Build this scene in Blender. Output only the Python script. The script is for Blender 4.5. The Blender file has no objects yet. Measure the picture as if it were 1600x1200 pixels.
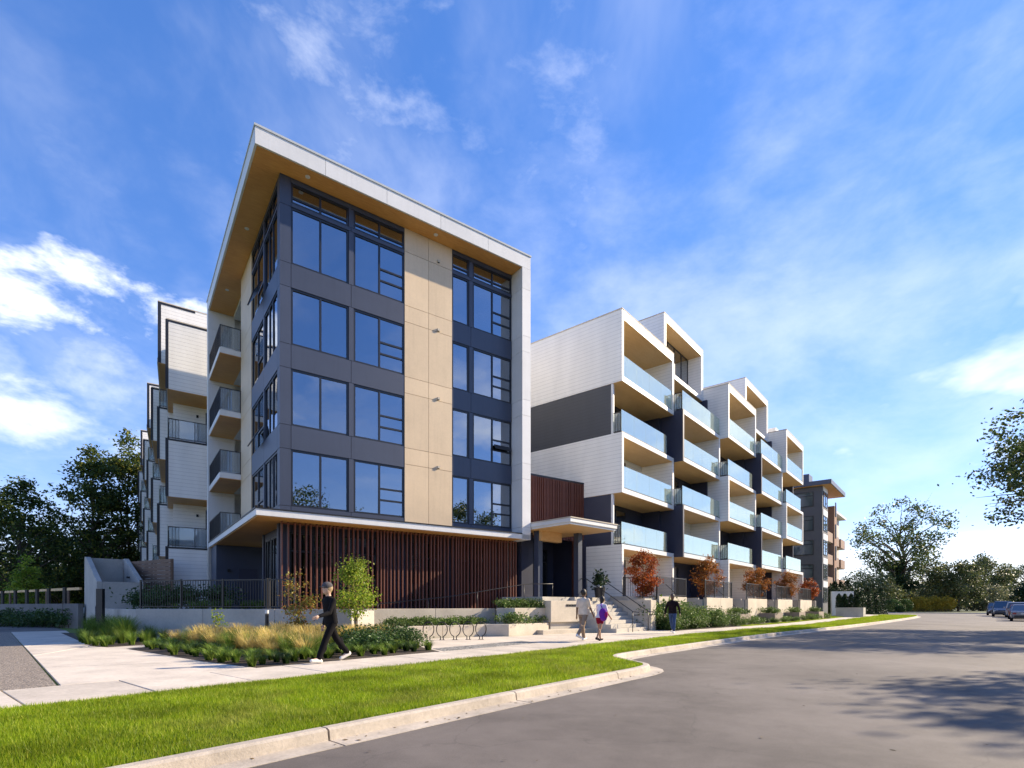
import bpy, bmesh, math, random
import numpy as np
from mathutils import Vector, Matrix
R = math.radians
sc = bpy.context.scene
COL = sc.collection
random.seed(7)

# ------------------------------------------------------------------ camera, sky, sun, exposure
F_PX, U0, V0, CAMH = 838.0, 800.0, 946.0, 1.25      # focal length and horizon of the photograph in its pixels
cam_d = bpy.data.cameras.new('camera'); cam = bpy.data.objects.new('camera', cam_d); COL.objects.link(cam)
cam.location = (0, 0, CAMH); cam.rotation_euler = (R(90), 0, 0)
cam_d.sensor_width = 36; cam_d.lens = F_PX / 1600 * 36
cam_d.shift_y = (V0 - 600) / 1600
cam_d.clip_end = 5000; cam_d.clip_start = .05
sc.camera = cam

SUN_AZ, SUN_EL = 21.6, 29.0           # degrees, azimuth counter-clockwise from +X
w = bpy.data.worlds.new('World'); sc.world = w; w.use_nodes = True
nt = w.node_tree; nt.nodes.clear()
def N(t, typ, **kw):
    n = t.nodes.new(typ)
    for k, v in kw.items(): setattr(n, k, v)
    return n
def setin(n, **kw):
    for k, v in kw.items(): n.inputs[k.replace('_', ' ')].default_value = v
wo = N(nt, 'ShaderNodeOutputWorld'); bg = N(nt, 'ShaderNodeBackground')
sky = N(nt, 'ShaderNodeTexSky', sky_type='NISHITA'); sky.sun_disc = False
sky.sun_elevation = R(SUN_EL); sky.sun_rotation = R(90 - SUN_AZ)
sky.air_density = 1.0; sky.dust_density = .0; sky.ozone_density = 2.0
bg.inputs['Strength'].default_value = .13
hs = N(nt, 'ShaderNodeHueSaturation'); hs.inputs['Saturation'].default_value = 1.44; hs.inputs['Value'].default_value = 1.0
tint = N(nt, 'ShaderNodeVectorMath', operation='MULTIPLY'); tint.inputs[1].default_value = (1.20, 1.13, 1.34)
gam = N(nt, 'ShaderNodeGamma'); gam.inputs['Gamma'].default_value = .70
nt.links.new(sky.outputs[0], gam.inputs['Color']); nt.links.new(gam.outputs[0], tint.inputs[0]); nt.links.new(tint.outputs[0], hs.inputs['Color'])
tc = N(nt, 'ShaderNodeTexCoord'); sx = N(nt, 'ShaderNodeSeparateXYZ'); nt.links.new(tc.outputs['Generated'], sx.inputs[0])
def mth(t, op, a, b=None, c=None):
    n = N(t, 'ShaderNodeMath', operation=op)
    for i, v in enumerate((a, b, c)):
        if v is None: continue
        if isinstance(v, (int, float)): n.inputs[i].default_value = v
        else: t.links.new(v, n.inputs[i])
    return n.outputs[0]
zz = mth(nt, 'ADD', mth(nt, 'MAXIMUM', sx.outputs[2], 0.0), .16)
cx = mth(nt, 'DIVIDE', sx.outputs[0], zz); cy = mth(nt, 'DIVIDE', sx.outputs[1], zz)
cv = N(nt, 'ShaderNodeCombineXYZ'); nt.links.new(cx, cv.inputs[0]); nt.links.new(cy, cv.inputs[1])
def cloud_layer(offset, rotz, scl, nscale, detail, rough, lo, hi, dist=.0):
    mp = N(nt, 'ShaderNodeMapping'); mp.inputs['Location'].default_value = offset
    mp.inputs['Rotation'].default_value = (0, 0, R(rotz)); mp.inputs['Scale'].default_value = scl
    nt.links.new(cv.outputs[0], mp.inputs[0])
    nz = N(nt, 'ShaderNodeTexNoise'); setin(nz, Scale=nscale, Detail=detail, Roughness=rough, Distortion=dist)
    nt.links.new(mp.outputs[0], nz.inputs['Vector'])
    mr = N(nt, 'ShaderNodeMapRange', interpolation_type='SMOOTHSTEP'); setin(mr, From_Min=lo, From_Max=hi)
    nt.links.new(nz.outputs['Fac'], mr.inputs['Value'])
    return mr.outputs[0]
wisp = cloud_layer((3.1, 1.7, 0), 35, (1.0, .75, 1), 2.3, 6, .60, .40, .86, .4)
puff = cloud_layer((7.3, 2.2, 0), 0, (1, 1, 1), .95, 6, .58, .52, .70, .1)
lowf = N(nt, 'ShaderNodeMapRange', interpolation_type='SMOOTHSTEP'); setin(lowf, From_Min=.62, From_Max=.30)
nt.links.new(sx.outputs[2], lowf.inputs['Value'])
puff = mth(nt, 'MULTIPLY', puff, lowf.outputs[0])
# cloud banks low on the left and a thin veil on the right, broken up by noise
def bank(u, v, ru, rv, lo, hi, amt, nsc, seed):
    d = Vector(((u-U0)/F_PX, 1, (V0-v)/F_PX)).normalized()
    side = Vector((d.y, -d.x, 0)).normalized(); up_ = side.cross(d)
    def dot(vec):
        n_ = N(nt, 'ShaderNodeVectorMath', operation='DOT_PRODUCT'); nt.links.new(tc.outputs['Generated'], n_.inputs[0]); n_.inputs[1].default_value = vec; return n_.outputs['Value']
    fr_ = dot(d)
    px_ = mth(nt, 'DIVIDE', dot(side), ru); py_ = mth(nt, 'DIVIDE', dot(up_), rv)
    rr_ = mth(nt, 'SQRT', mth(nt, 'ADD', mth(nt, 'MULTIPLY', px_, px_), mth(nt, 'MULTIPLY', py_, py_)))
    mp = N(nt, 'ShaderNodeMapping'); mp.inputs['Location'].default_value = (seed, seed*.7, seed*1.3); mp.inputs['Scale'].default_value = (1, 1, 1.9)
    nt.links.new(tc.outputs['Generated'], mp.inputs[0])
    nz = N(nt, 'ShaderNodeTexNoise'); setin(nz, Scale=nsc, Detail=6, Roughness=.6, Distortion=.15); nt.links.new(mp.outputs[0], nz.inputs['Vector'])
    val = mth(nt, 'SUBTRACT', nz.outputs['Fac'], mth(nt, 'MULTIPLY', rr_, .22))
    val = mth(nt, 'SUBTRACT', val, mth(nt, 'LESS_THAN', fr_, .3))
    mr = N(nt, 'ShaderNodeMapRange', interpolation_type='SMOOTHSTEP'); setin(mr, From_Min=lo, From_Max=hi, To_Max=amt); nt.links.new(val, mr.inputs['Value'])
    return mr.outputs[0]
banks = [bank(70, 462, .19, .06, .26, .52, 1.0, 7, 1.3), bank(60, 655, .24, .06, .24, .56, .75, 6, 4.1), bank(120, 600, .3, .10, .26, .7, .5, 6, 8.2), bank(1300, 540, .60, .24, .05, .80, .36, 5, 2.7), bank(540, 110, .12, .12, .30, .70, .34, 9, 6.6), bank(880, 190, .12, .14, .30, .70, .25, 9, 3.3)]
mask = mth(nt, 'MULTIPLY', wisp, .22)
for b_ in banks: mask = mth(nt, 'MAXIMUM', mask, b_)
mask = mth(nt, 'MINIMUM', mth(nt, 'MAXIMUM', mask, mth(nt, 'MULTIPLY', puff, .62)), .93)
mx = N(nt, 'ShaderNodeMix', data_type='RGBA'); nt.links.new(mask, mx.inputs['Factor'])
nt.links.new(hs.outputs[0], mx.inputs['A']); mx.inputs['B'].default_value = (5.6, 5.7, 5.9, 1)
nt.links.new(mx.outputs['Result'], bg.inputs['Color']); nt.links.new(bg.outputs[0], wo.inputs[0])

sd = bpy.data.lights.new('sun', 'SUN'); sd.energy = 4.5; sd.angle = R(.53); sd.color = (1, .84, .62)
sun = bpy.data.objects.new('sun', sd); COL.objects.link(sun)
sv = Vector((math.cos(R(SUN_AZ)) * math.cos(R(SUN_EL)), math.sin(R(SUN_AZ)) * math.cos(R(SUN_EL)), math.sin(R(SUN_EL))))
sun.rotation_euler = sv.to_track_quat('Z', 'Y').to_euler(); sun.location = sv * 60
vs = sc.view_settings; vs.view_transform = 'Standard'; vs.look = 'None'; vs.gamma = 1; vs.use_curve_mapping = False
vs.exposure = 1.17

# ------------------------------------------------------------------ helpers
AX_T, AX_W = 35.8, 50.3               # bearings of the corner block and of the street wing
E1 = Vector((math.cos(R(AX_W)), math.sin(R(AX_W)))); E2 = Vector((-E1.y, E1.x))
def S(a, b, z=0.0):                    # street coordinates: a along the street, b away from it
    p = E1 * a + E2 * b
    return (p.x, p.y, z)
def G(u, v, z=0.0):                    # where a pixel of the photograph meets the level z
    Y = F_PX * (CAMH - z) / (v - V0)
    return ((u - U0) / F_PX * Y, Y, z)
def AT(u, Y, z=0.0):
    return ((u - U0) / F_PX * Y, Y, z)

def link(o, parent=None):
    COL.objects.link(o)
    if parent is not None: o.parent = parent
    return o
def tag(o, label, cat, group=None, kind=None):
    if label: o['label'] = label
    if cat: o['category'] = cat
    if group: o['group'] = group
    if kind: o['kind'] = kind
    return o
def thing(name, label, cat, loc=(0, 0, 0), rz=0.0, group=None):
    o = bpy.data.objects.new(name, None); COL.objects.link(o)
    o.empty_display_size = .3; o.location = loc; o.rotation_euler = (0, 0, R(rz))
    return tag(o, label, cat, group)

class MB:
    def __init__(s): s.v = []; s.f = []
    def add(s, vs, fs):
        n = len(s.v); s.v += [tuple(p) for p in vs]; s.f += [tuple(i + n for i in f) for f in fs]; return s
    def box(s, x0, x1, y0, y1, z0, z1):
        x0, x1 = min(x0, x1), max(x0, x1); y0, y1 = min(y0, y1), max(y0, y1); z0, z1 = min(z0, z1), max(z0, z1)
        return s.add([(x0,y0,z0),(x1,y0,z0),(x1,y1,z0),(x0,y1,z0),(x0,y0,z1),(x1,y0,z1),(x1,y1,z1),(x0,y1,z1)],
                     [(0,3,2,1),(4,5,6,7),(0,1,5,4),(1,2,6,5),(2,3,7,6),(3,0,4,7)])
    def prism(s, poly, z0, z1):
        n = len(poly)
        ar = sum(poly[i][0]*poly[(i+1)%n][1]-poly[(i+1)%n][0]*poly[i][1] for i in range(n))
        if ar < 0: poly = poly[::-1]
        b = [(p[0],p[1],z0) for p in poly]; t = [(p[0],p[1],z1) for p in poly]
        return s.add(b+t, [tuple(range(n-1,-1,-1)), tuple(range(n,2*n))]+[(i,(i+1)%n,n+(i+1)%n,n+i) for i in range(n)])
    def tube(s, pts, rad, n=6, caps=True):
        pts = [Vector(p) for p in pts]
        if isinstance(rad, (int, float)): rad = [rad]*len(pts)
        vs = []; up = None
        for i, p in enumerate(pts):
            d = (pts[min(i+1,len(pts)-1)]-pts[max(i-1,0)])
            d = d.normalized() if d.length > 1e-9 else Vector((0,0,1))
            if up is None:
                up = Vector((0,0,1)) if abs(d.z) < .9 else Vector((1,0,0))
            sd_ = d.cross(up)
            if sd_.length < 1e-6: sd_ = d.cross(Vector((1,0,0)) if abs(d.x) < .9 else Vector((0,1,0)))
            sd_.normalize(); up = sd_.cross(d).normalized()
            for k in range(n):
                a = 2*math.pi*k/n
                vs.append(p + (sd_*math.cos(a)+up*math.sin(a))*rad[i])
        fs = []
        for i in range(len(pts)-1):
            for k in range(n):
                a = i*n+k; b = i*n+(k+1)%n
                fs.append((a,b,b+n,a+n))
        if caps:
            fs.append(tuple(range(n-1,-1,-1))); m = (len(pts)-1)*n; fs.append(tuple(m+k for k in range(n)))
        return s.add(vs, fs)
    def ell(s, c, r, n=12, m=8, rot=None):
        vs = []; fs = []
        c = Vector(c)
        for j in range(m+1):
            th = math.pi*j/m
            for k in range(n):
                a = 2*math.pi*k/n
                p = Vector((r[0]*math.sin(th)*math.cos(a), r[1]*math.sin(th)*math.sin(a), r[2]*math.cos(th)))
                if rot: p = rot @ p
                vs.append(c+p)
        for j in range(m):
            for k in range(n):
                a = j*n+k; b = j*n+(k+1)%n
                fs.append((a,a+n,b+n,b))
        return s.add(vs, fs)
    def capsule(s, p0, p1, r0, r1, n=10):
        p0 = Vector(p0); p1 = Vector(p1); d = (p1-p0).normalized()
        pts = []; rs = []
        for t in (-.98,-.8,-.5,0): pts.append(p0+d*r0*t); rs.append(r0*math.sqrt(max(.02,1-t*t)))
        for t in (.33,.67): pts.append(p0.lerp(p1,t)); rs.append(r0+(r1-r0)*t)
        for t in (0,.5,.8,.98): pts.append(p1+d*r1*t); rs.append(r1*math.sqrt(max(.02,1-t*t)))
        return s.tube(pts, rs, n)
    def loft(s, rings):
        n = len(rings[0]); vs = [p for r in rings for p in r]; fs = []
        for i in range(len(rings)-1):
            for k in range(n):
                a = i*n+k; b = i*n+(k+1)%n
                fs.append((a,b,b+n,a+n))
        fs.append(tuple(range(n-1,-1,-1))); m = (len(rings)-1)*n; fs.append(tuple(m+k for k in range(n)))
        return s.add(vs, fs)
    def mesh(s, name, mat, smooth=False):
        me = bpy.data.meshes.new(name); me.from_pydata(s.v, [], s.f); me.update()
        if mat: me.materials.append(mat)
        if smooth: me.polygons.foreach_set('use_smooth', [True]*len(me.polygons))
        return me
    def obj(s, name, mat, parent=None, smooth=False, bevel=0, loc=None):
        o = bpy.data.objects.new(name, s.mesh(name, mat, smooth))
        link(o, parent)
        if loc: o.location = loc
        if bevel:
            b = o.modifiers.new('bevel', 'BEVEL'); b.width = bevel; b.segments = 2; b.limit_method = 'ANGLE'; b.angle_limit = R(40)
        return o
def box(name, x0, x1, y0, y1, z0, z1, mat, parent=None, bevel=0):
    return MB().box(x0,x1,y0,y1,z0,z1).obj(name, mat, parent, bevel=bevel)
def inst(name, me, loc, parent=None, rz=0.0, scale=None):
    o = bpy.data.objects.new(name, me); link(o, parent); o.location = loc
    if rz: o.rotation_euler = (0,0,rz)
    if scale: o.scale = scale
    return o
def np_mesh(name, V, Fq, mat, smooth=False):   # V (n,3), Fq (m,k)
    me = bpy.data.meshes.new(name); m, k = Fq.shape
    me.vertices.add(len(V)); me.vertices.foreach_set('co', V.astype(np.float32).ravel())
    me.loops.add(m*k); me.loops.foreach_set('vertex_index', Fq.astype(np.int32).ravel())
    me.polygons.add(m); me.polygons.foreach_set('loop_start', np.arange(0, m*k, k, dtype=np.int32))
    me.polygons.foreach_set('loop_total', np.full(m, k, dtype=np.int32))
    me.update(calc_edges=True); me.materials.append(mat)
    if smooth: me.polygons.foreach_set('use_smooth', np.ones(m, dtype=bool))
    return me

# ------------------------------------------------------------------ materials
MATS = {}
def new_mat(name):
    m = bpy.data.materials.new(name); m.use_nodes = True; t = m.node_tree
    b = t.nodes['Principled BSDF']; MATS[name] = m
    return m, t, b
def lin(c):                            # sRGB 0-255 to linear
    return tuple(((x/255/12.92) if x/255 <= .04045 else ((x/255+.055)/1.055)**2.4) for x in c)
def noise(t, scale, detail=4, rough=.55, stretch=None, coord='Object', dist=0):
    co = N(t, 'ShaderNodeTexCoord'); nz = N(t, 'ShaderNodeTexNoise'); setin(nz, Scale=scale, Detail=detail, Roughness=rough, Distortion=dist)
    if coord == 'World':
        ge = N(t, 'ShaderNodeNewGeometry'); src = ge.outputs['Position']
    else: src = co.outputs[coord]
    if stretch:
        mp = N(t, 'ShaderNodeMapping'); mp.inputs['Scale'].default_value = stretch; t.links.new(src, mp.inputs[0]); src = mp.outputs[0]
    t.links.new(src, nz.inputs['Vector'])
    return nz.outputs['Fac']
def ramp(t, val, lo, hi, a, b):
    mr = N(t, 'ShaderNodeMapRange'); setin(mr, From_Min=lo, From_Max=hi, To_Min=a, To_Max=b); t.links.new(val, mr.inputs['Value']); return mr.outputs[0]
def mixc(t, fac, a, b):
    m = N(t, 'ShaderNodeMix', data_type='RGBA')
    if isinstance(fac, (int, float)): m.inputs['Factor'].default_value = fac
    else: t.links.new(fac, m.inputs['Factor'])
    for k, v in (('A', a), ('B', b)):
        if isinstance(v, tuple): m.inputs[k].default_value = (*v[:3], 1)
        else: t.links.new(v, m.inputs[k])
    return m.outputs['Result']
def bump(t, b, h, strength=.3, dist=.02):
    n = N(t, 'ShaderNodeBump'); setin(n, Strength=strength, Distance=dist); t.links.new(h, n.inputs['Height'])
    t.links.new(n.outputs[0], b.inputs['Normal'])
def surf(name, col, rough=.6, var=.12, scale=3.0, bmp=0.0, bscale=50.0, metal=0.0, spec=.5, stretch=None, fine=.05, coord='World', piece=0.0):
    m, t, b = new_mat(name)
    n1 = noise(t, scale, 5, .6, stretch, coord); n2 = noise(t, scale*14, 3, .6, stretch, coord)
    f = mth(t, 'ADD', ramp(t, n1, .3, .7, -var, var), ramp(t, n2, .3, .7, -fine, fine))
    if piece:
        oi = N(t, 'ShaderNodeObjectInfo'); f = mth(t, 'ADD', f, ramp(t, oi.outputs['Random'], 0, 1, -piece, piece))
        f = mth(t, 'ADD', f, ramp(t, noise(t, 7, 4, .6, (1,1,.06), 'World'), .5, .75, 0, -piece*1.3))
    dark = tuple(c*.5 for c in col); lite = tuple(min(1, c*1.5) for c in col)
    c = mixc(t, mth(t, 'ADD', f, .5), dark, lite)
    t.links.new(c, b.inputs['Base Color']); setin(b, Roughness=rough, Metallic=metal); b.inputs['Specular IOR Level'].default_value = spec
    if bmp: bump(t, b, noise(t, bscale, 4, .6, stretch, coord), bmp, .01)
    return m
def siding(name, col, pitch=.19, rough=.6):
    m, t, b = new_mat(name)
    ge = N(t, 'ShaderNodeNewGeometry'); sp = N(t, 'ShaderNodeSeparateXYZ'); t.links.new(ge.outputs['Position'], sp.inputs[0])
    fr = mth(t, 'FRACT', mth(t, 'DIVIDE', sp.outputs[2], pitch))
    gap = ramp(t, fr, 0.0, .12, .58, 1.0)
    n1 = ramp(t, noise(t, 1.3, 5, .6, (1,1,.25), 'World'), .3, .7, .93, 1.05)
    v = mth(t, 'MULTIPLY', gap, n1)
    vm = N(t, 'ShaderNodeVectorMath', operation='SCALE'); vm.inputs[0].default_value = col; t.links.new(v, vm.inputs['Scale'])
    t.links.new(vm.outputs[0], b.inputs['Base Color']); setin(b, Roughness=rough)
    bump(t, b, mth(t, 'MINIMUM', mth(t, 'MULTIPLY', fr, 8.0), 1.0), .5, .008)
    return m
def wood(name, c1, c2, stretch, scale=6.0, rough=.5):
    m, t, b = new_mat(name)
    n = noise(t, scale, 6, .65, stretch, 'Object', .6)
    n2 = noise(t, scale*.25, 3, .5, None, 'Object')
    c = mixc(t, ramp(t, mth(t, 'ADD', mth(t, 'MULTIPLY', n, .65), mth(t, 'MULTIPLY', n2, .35)), .35, .65, 0, 1), c1, c2)
    t.links.new(c, b.inputs['Base Color']); setin(b, Roughness=rough)
    bump(t, b, n, .12, .005)
    return m
def leafm(name, c1, c2, c3=None, trans=.35, rough=.5, dry=None):
    m, t, b = new_mat(name)
    ge = N(t, 'ShaderNodeNewGeometry')
    cr = N(t, 'ShaderNodeValToRGB'); e = cr.color_ramp.elements
    e[0].color = (*c1, 1); e[1].color = (*c2, 1)
    if c3: k = cr.color_ramp.elements.new(.8); k.color = (*c2, 1); e[-1].color = (*c3, 1)
    t.links.new(ge.outputs['Random Per Island'], cr.inputs['Fac'])
    n = ramp(t, noise(t, .9, 4, .6, None, 'World'), .33, .67, .62, 1.32)
    vm = N(t, 'ShaderNodeVectorMath', operation='SCALE'); t.links.new(cr.outputs[0], vm.inputs[0]); t.links.new(n, vm.inputs['Scale'])
    if dry:
        dm = mixc(t, ramp(t, noise(t, .55, 5, .65, None, 'World', .6), .50, .74, 0, .55), cr.outputs[0], dry); t.links.new(dm, vm.inputs[0])
    t.links.new(vm.outputs[0], b.inputs['Base Color']); setin(b, Roughness=rough); b.inputs['Specular IOR Level'].default_value = .3
    tr = N(t, 'ShaderNodeBsdfTranslucent'); t.links.new(vm.outputs[0], tr.inputs[0])
    ms = N(t, 'ShaderNodeMixShader'); ms.inputs[0].default_value = trans
    t.links.new(b.outputs[0], ms.inputs[1]); t.links.new(tr.outputs[0], ms.inputs[2])
    t.links.new(ms.outputs[0], t.nodes['Material Output'].inputs[0])
    return m
def glassm(name, refl, tint, gcol=(.85,.92,1.0), rough=0.0, milk=0.0, milkcol=(.8,.85,.85), wob=.0):
    m, t, b = new_mat(name); t.nodes.remove(b)
    tr = N(t, 'ShaderNodeBsdfTransparent'); tr.inputs[0].default_value = (*tint, 1)
    gl = N(t, 'ShaderNodeBsdfGlossy'); gl.inputs[0].default_value = (*gcol, 1); gl.inputs['Roughness'].default_value = rough
    if wob:
        n = noise(t, .8, 2, .5, None, 'World'); bp = N(t, 'ShaderNodeBump'); setin(bp, Strength=wob, Distance=.02)
        t.links.new(n, bp.inputs['Height']); t.links.new(bp.outputs[0], gl.inputs['Normal'])
    base = tr.outputs[0]
    if milk:
        df = N(t, 'ShaderNodeBsdfDiffuse'); df.inputs[0].default_value = (*milkcol, 1)
        tl = N(t, 'ShaderNodeBsdfTranslucent'); tl.inputs[0].default_value = (*milkcol, 1)
        m2 = N(t, 'ShaderNodeMixShader'); m2.inputs[0].default_value = .5; t.links.new(df.outputs[0], m2.inputs[1]); t.links.new(tl.outputs[0], m2.inputs[2])
        m3 = N(t, 'ShaderNodeMixShader'); m3.inputs[0].default_value = milk; t.links.new(base, m3.inputs[1]); t.links.new(m2.outputs[0], m3.inputs[2]); base = m3.outputs[0]
    lw = N(t, 'ShaderNodeLayerWeight'); lw.inputs[0].default_value = .35
    fac = ramp(t, lw.outputs['Facing'], 0, 1, refl, min(1, refl+.45))
    ms = N(t, 'ShaderNodeMixShader'); t.links.new(fac, ms.inputs[0])
    t.links.new(base, ms.inputs[1]); t.links.new(gl.outputs[0], ms.inputs[2])
    t.links.new(ms.outputs[0], t.nodes['Material Output'].inputs[0])
    return m

m_white = siding('white_siding', (.83,.81,.765), .21)
m_white_smooth = surf('white_metal_panel', (.77,.77,.74), .45, .05, 1.2, fine=.02, piece=.05)
m_charcoal = siding('charcoal_siding', (.055,.060,.072))
m_navy = surf('navy_panel', (.030,.034,.062), .55, .08, 1.0, fine=.02)
m_slate = surf('slate_panel', (.045,.057,.092), .42, .05, .8, fine=.02, piece=.07)
m_beige = surf('beige_panel', (.65,.50,.325), .5, .06, .9, fine=.03, piece=.05)
m_black = surf('black_metal', (.014,.014,.017), .4, .1, 3, fine=.02)
m_frame = surf('window_frame_black', (.012,.014,.02), .35, .1, 3, fine=.02)
m_soffit = wood('wood_soffit', (.52,.23,.055), (.74,.40,.125), (1.2, 12, 3), 2.2)  # wood colour brightened to carry light bounced up under the roof
m_soffit2 = wood('wood_soffit_pale', (.60,.34,.125), (.74,.48,.21), (1.2, 12, 3), 2.2)
m_slat = wood('slat_brown', (.11,.034,.020), (.20,.072,.045), (10, 10, .6), 4, .55)
m_conc = surf('concrete', (.44,.41,.36), .8, .16, .9, .25, 40, fine=.06)
m_conc_l = surf('pale_concrete', (.54,.475,.38), .8, .14, 1.1, .25, 40, fine=.06)
m_walk = surf('sidewalk_concrete', (.54,.48,.405), .85, .17, 1.1, .3, 90, fine=.09, piece=.08)
m_kerb = surf('kerb_concrete', (.46,.405,.34), .85, .20, 1.6, .4, 60, fine=.10, piece=.08)
m_dark_int = surf('interior_dark', (.10,.10,.11), .8, .2, .6)
m_int = surf('interior_pale', (.52,.50,.47), .8, .2, .6)
m_soil = surf('mulch_soil', (.045,.032,.022), .95, .3, 4, .8, 30, fine=.2)
m_glass = glassm('window_glass', .33, (.36,.38,.41), (.74,.79,.86), 0.0, wob=.16)
m_far_glass = glassm('far_window_glass', .30, (.3,.33,.38), (.9,.95,1.0), 0.0, .45, (.42,.50,.50))  # pale diffuse share stands in for the sky reflected in these panes
m_glass_dk = glassm('ground_floor_glass', .10, (.22,.24,.26), (.9,.95,1.0), .0)
m_rail_glass = glassm('balustrade_glass', .20, (.80,.87,.82), (.92,1,.90), .0, .40, (.78,.84,.77), wob=.4)
m_clear_glass = glassm('clear_rail_glass', .10, (.72,.76,.78), (.95,1,1), .02, .25, (.6,.62,.62))
m_bark = surf('bark', (.085,.062,.045), .9, .3, 5, .8, 14, fine=.15, stretch=(3,3,.6))
m_asphalt = None
def mk_asphalt():
    m, t, b = new_mat('asphalt')
    n1 = noise(t, .35, 6, .6, None, 'World', .4); n2 = noise(t, 160, 2, .7, None, 'World'); n3 = noise(t, 3.0, 5, .65, None, 'World')
    f = mth(t, 'ADD', mth(t, 'ADD', ramp(t, n1, .35, .68, -.24, .30), ramp(t, n2, .25, .75, -.30, .30)), ramp(t, n3, .3, .7, -.10, .10))
    c = mixc(t, mth(t, 'ADD', f, .5), (.048,.040,.036), (.185,.162,.146))
    vo = N(t, 'ShaderNodeTexVoronoi'); vo.feature = 'DISTANCE_TO_EDGE'; setin(vo, Scale=.30, Randomness=1.0)
    ge = N(t, 'ShaderNodeNewGeometry'); ad = N(t, 'ShaderNodeVectorMath', operation='ADD')
    nd = N(t, 'ShaderNodeTexNoise'); setin(nd, Scale=1.2, Detail=5); t.links.new(ge.outputs['Position'], nd.inputs['Vector'])
    t.links.new(ge.outputs['Position'], ad.inputs[0]); t.links.new(nd.outputs['Color'], ad.inputs[1]); t.links.new(ad.outputs[0], vo.inputs['Vector'])
    ck = mth(t, 'LESS_THAN', vo.outputs['Distance'], .0035)
    c = mixc(t, mth(t, 'MULTIPLY', ck, .22), c, (.03,.028,.027))
    t.links.new(c, b.inputs['Base Color']); setin(b, Roughness=.82); bump(t, b, n2, .35, .006)
    return m
m_asphalt = mk_asphalt()
def mk_pebble(name, c1, c2, c3, scale):
    m, t, b = new_mat(name)
    ge = N(t, 'ShaderNodeNewGeometry'); vo = N(t, 'ShaderNodeTexVoronoi'); setin(vo, Scale=scale); t.links.new(ge.outputs['Position'], vo.inputs['Vector'])
    sp = N(t, 'ShaderNodeSeparateColor'); t.links.new(vo.outputs['Color'], sp.inputs[0])
    c = mixc(t, sp.outputs[0], c1, c2); c = mixc(t, mth(t, 'GREATER_THAN', sp.outputs[1], .75), c, c3)
    c = mixc(t, ramp(t, vo.outputs['Distance'], .3, .8, 0, .7), c, tuple(x*.35 for x in c1))
    t.links.new(c, b.inputs['Base Color']); setin(b, Roughness=.8); bump(t, b, mth(t, 'SUBTRACT', 1.0, vo.outputs['Distance']), .7, .01)
    return m
m_agg = mk_pebble('exposed_aggregate', (.26,.21,.16), (.42,.36,.29), (.14,.12,.10), 42)
m_pebble = mk_pebble('river_pebbles', (.22,.22,.21), (.42,.41,.38), (.12,.12,.12), 16)
m_ground = surf('far_ground', (.10,.12,.05), .95, .3, .2, .3, 5, fine=.15)
m_grassbase = surf('lawn_thatch', (.12,.17,.015), .95, .3, 3, .6, 40, fine=.2)
m_blade = leafm('lawn_blade', (.16,.26,.008), (.29,.39,.014), (.46,.46,.06), .5, dry=(.38,.34,.10))
m_gold = leafm('golden_grass', (.52,.38,.10), (.74,.60,.26), (.40,.40,.09), .5)
m_tuft = leafm('green_tuft', (.08,.15,.02), (.18,.28,.04), (.32,.36,.09), .4)
m_tuft_dk = leafm('dark_tuft', (.030,.065,.02), (.07,.13,.03), (.10,.16,.05), .3)
m_shrub = leafm('shrub_leaf', (.05,.10,.018), (.13,.21,.045), (.30,.32,.12), .3)
m_lime = leafm('lime_leaf', (.14,.24,.02), (.30,.38,.04), (.42,.38,.06), .45)
m_redgrn = leafm('turning_leaf', (.30,.10,.03), (.30,.28,.05), (.22,.30,.05), .4)
m_red = leafm('red_leaf', (.19,.035,.012), (.40,.095,.02), (.36,.18,.035), .4)
m_orange = leafm('orange_leaf', (.20,.065,.018), (.37,.14,.03), (.26,.18,.04), .4)
m_oak = leafm('street_tree_leaf', (.035,.065,.018), (.095,.135,.035), (.24,.24,.07), .35)
m_dkleaf = leafm('dark_tree_leaf', (.035,.065,.018), (.11,.15,.036), (.34,.29,.04), .55)
m_olive = leafm('olive_tree_leaf', (.06,.085,.025), (.14,.16,.06), (.24,.22,.11), .3)
m_pale = leafm('pale_tree_leaf', (.10,.12,.05), (.20,.21,.11), (.30,.27,.17), .3)
m_cedar = leafm('cedar_leaf', (.012,.028,.010), (.03,.06,.018), (.05,.09,.025), .15)
m_yellowh = leafm('yellow_hedge_leaf', (.40,.30,.03), (.62,.42,.06), (.24,.27,.04), .45)

# ------------------------------------------------------------------ the setting: ground, road, kerbs, pavements
def struct(o): o['kind'] = 'structure'; return o
ROADZ = -.13
struct(box('ground', -2500, 2500, -2500, 2500, -.9, -.40, m_ground))
def chaikin(p, n=3):
    for _ in range(n):
        q = [p[0]]
        for i in range(len(p)-1):
            a, b = p[i], p[i+1]
            q += [(a[0]*.75+b[0]*.25, a[1]*.75+b[1]*.25), (a[0]*.25+b[0]*.75, a[1]*.25+b[1]*.75)]
        q.append(p[-1]); p = q
    return p
KP = chaikin([(-60,5.05),(-20,5.05),(8.6,5.05),(10.0,5.0),(10.75,5.15),(11.2,5.9),(11.9,6.75),(13.2,6.85),(16,6.85),(26,6.6),(36,5.6),(52,4.6),(72,3.7),(84,3.7),(92,6.0),(100,13)], 3)
def resample(p, step):
    out = [p[0]]; acc = 0
    for i in range(len(p)-1):
        a = Vector(p[i]); b = Vector(p[i+1]); L = (b-a).length; d = step-acc
        while d <= L and L > 0:
            q = a.lerp(b, d/L); out.append((q.x, q.y)); d += step
        acc = L-(d-step)
    out.append(p[-1]); return out
KR = resample(KP, .25)
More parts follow.
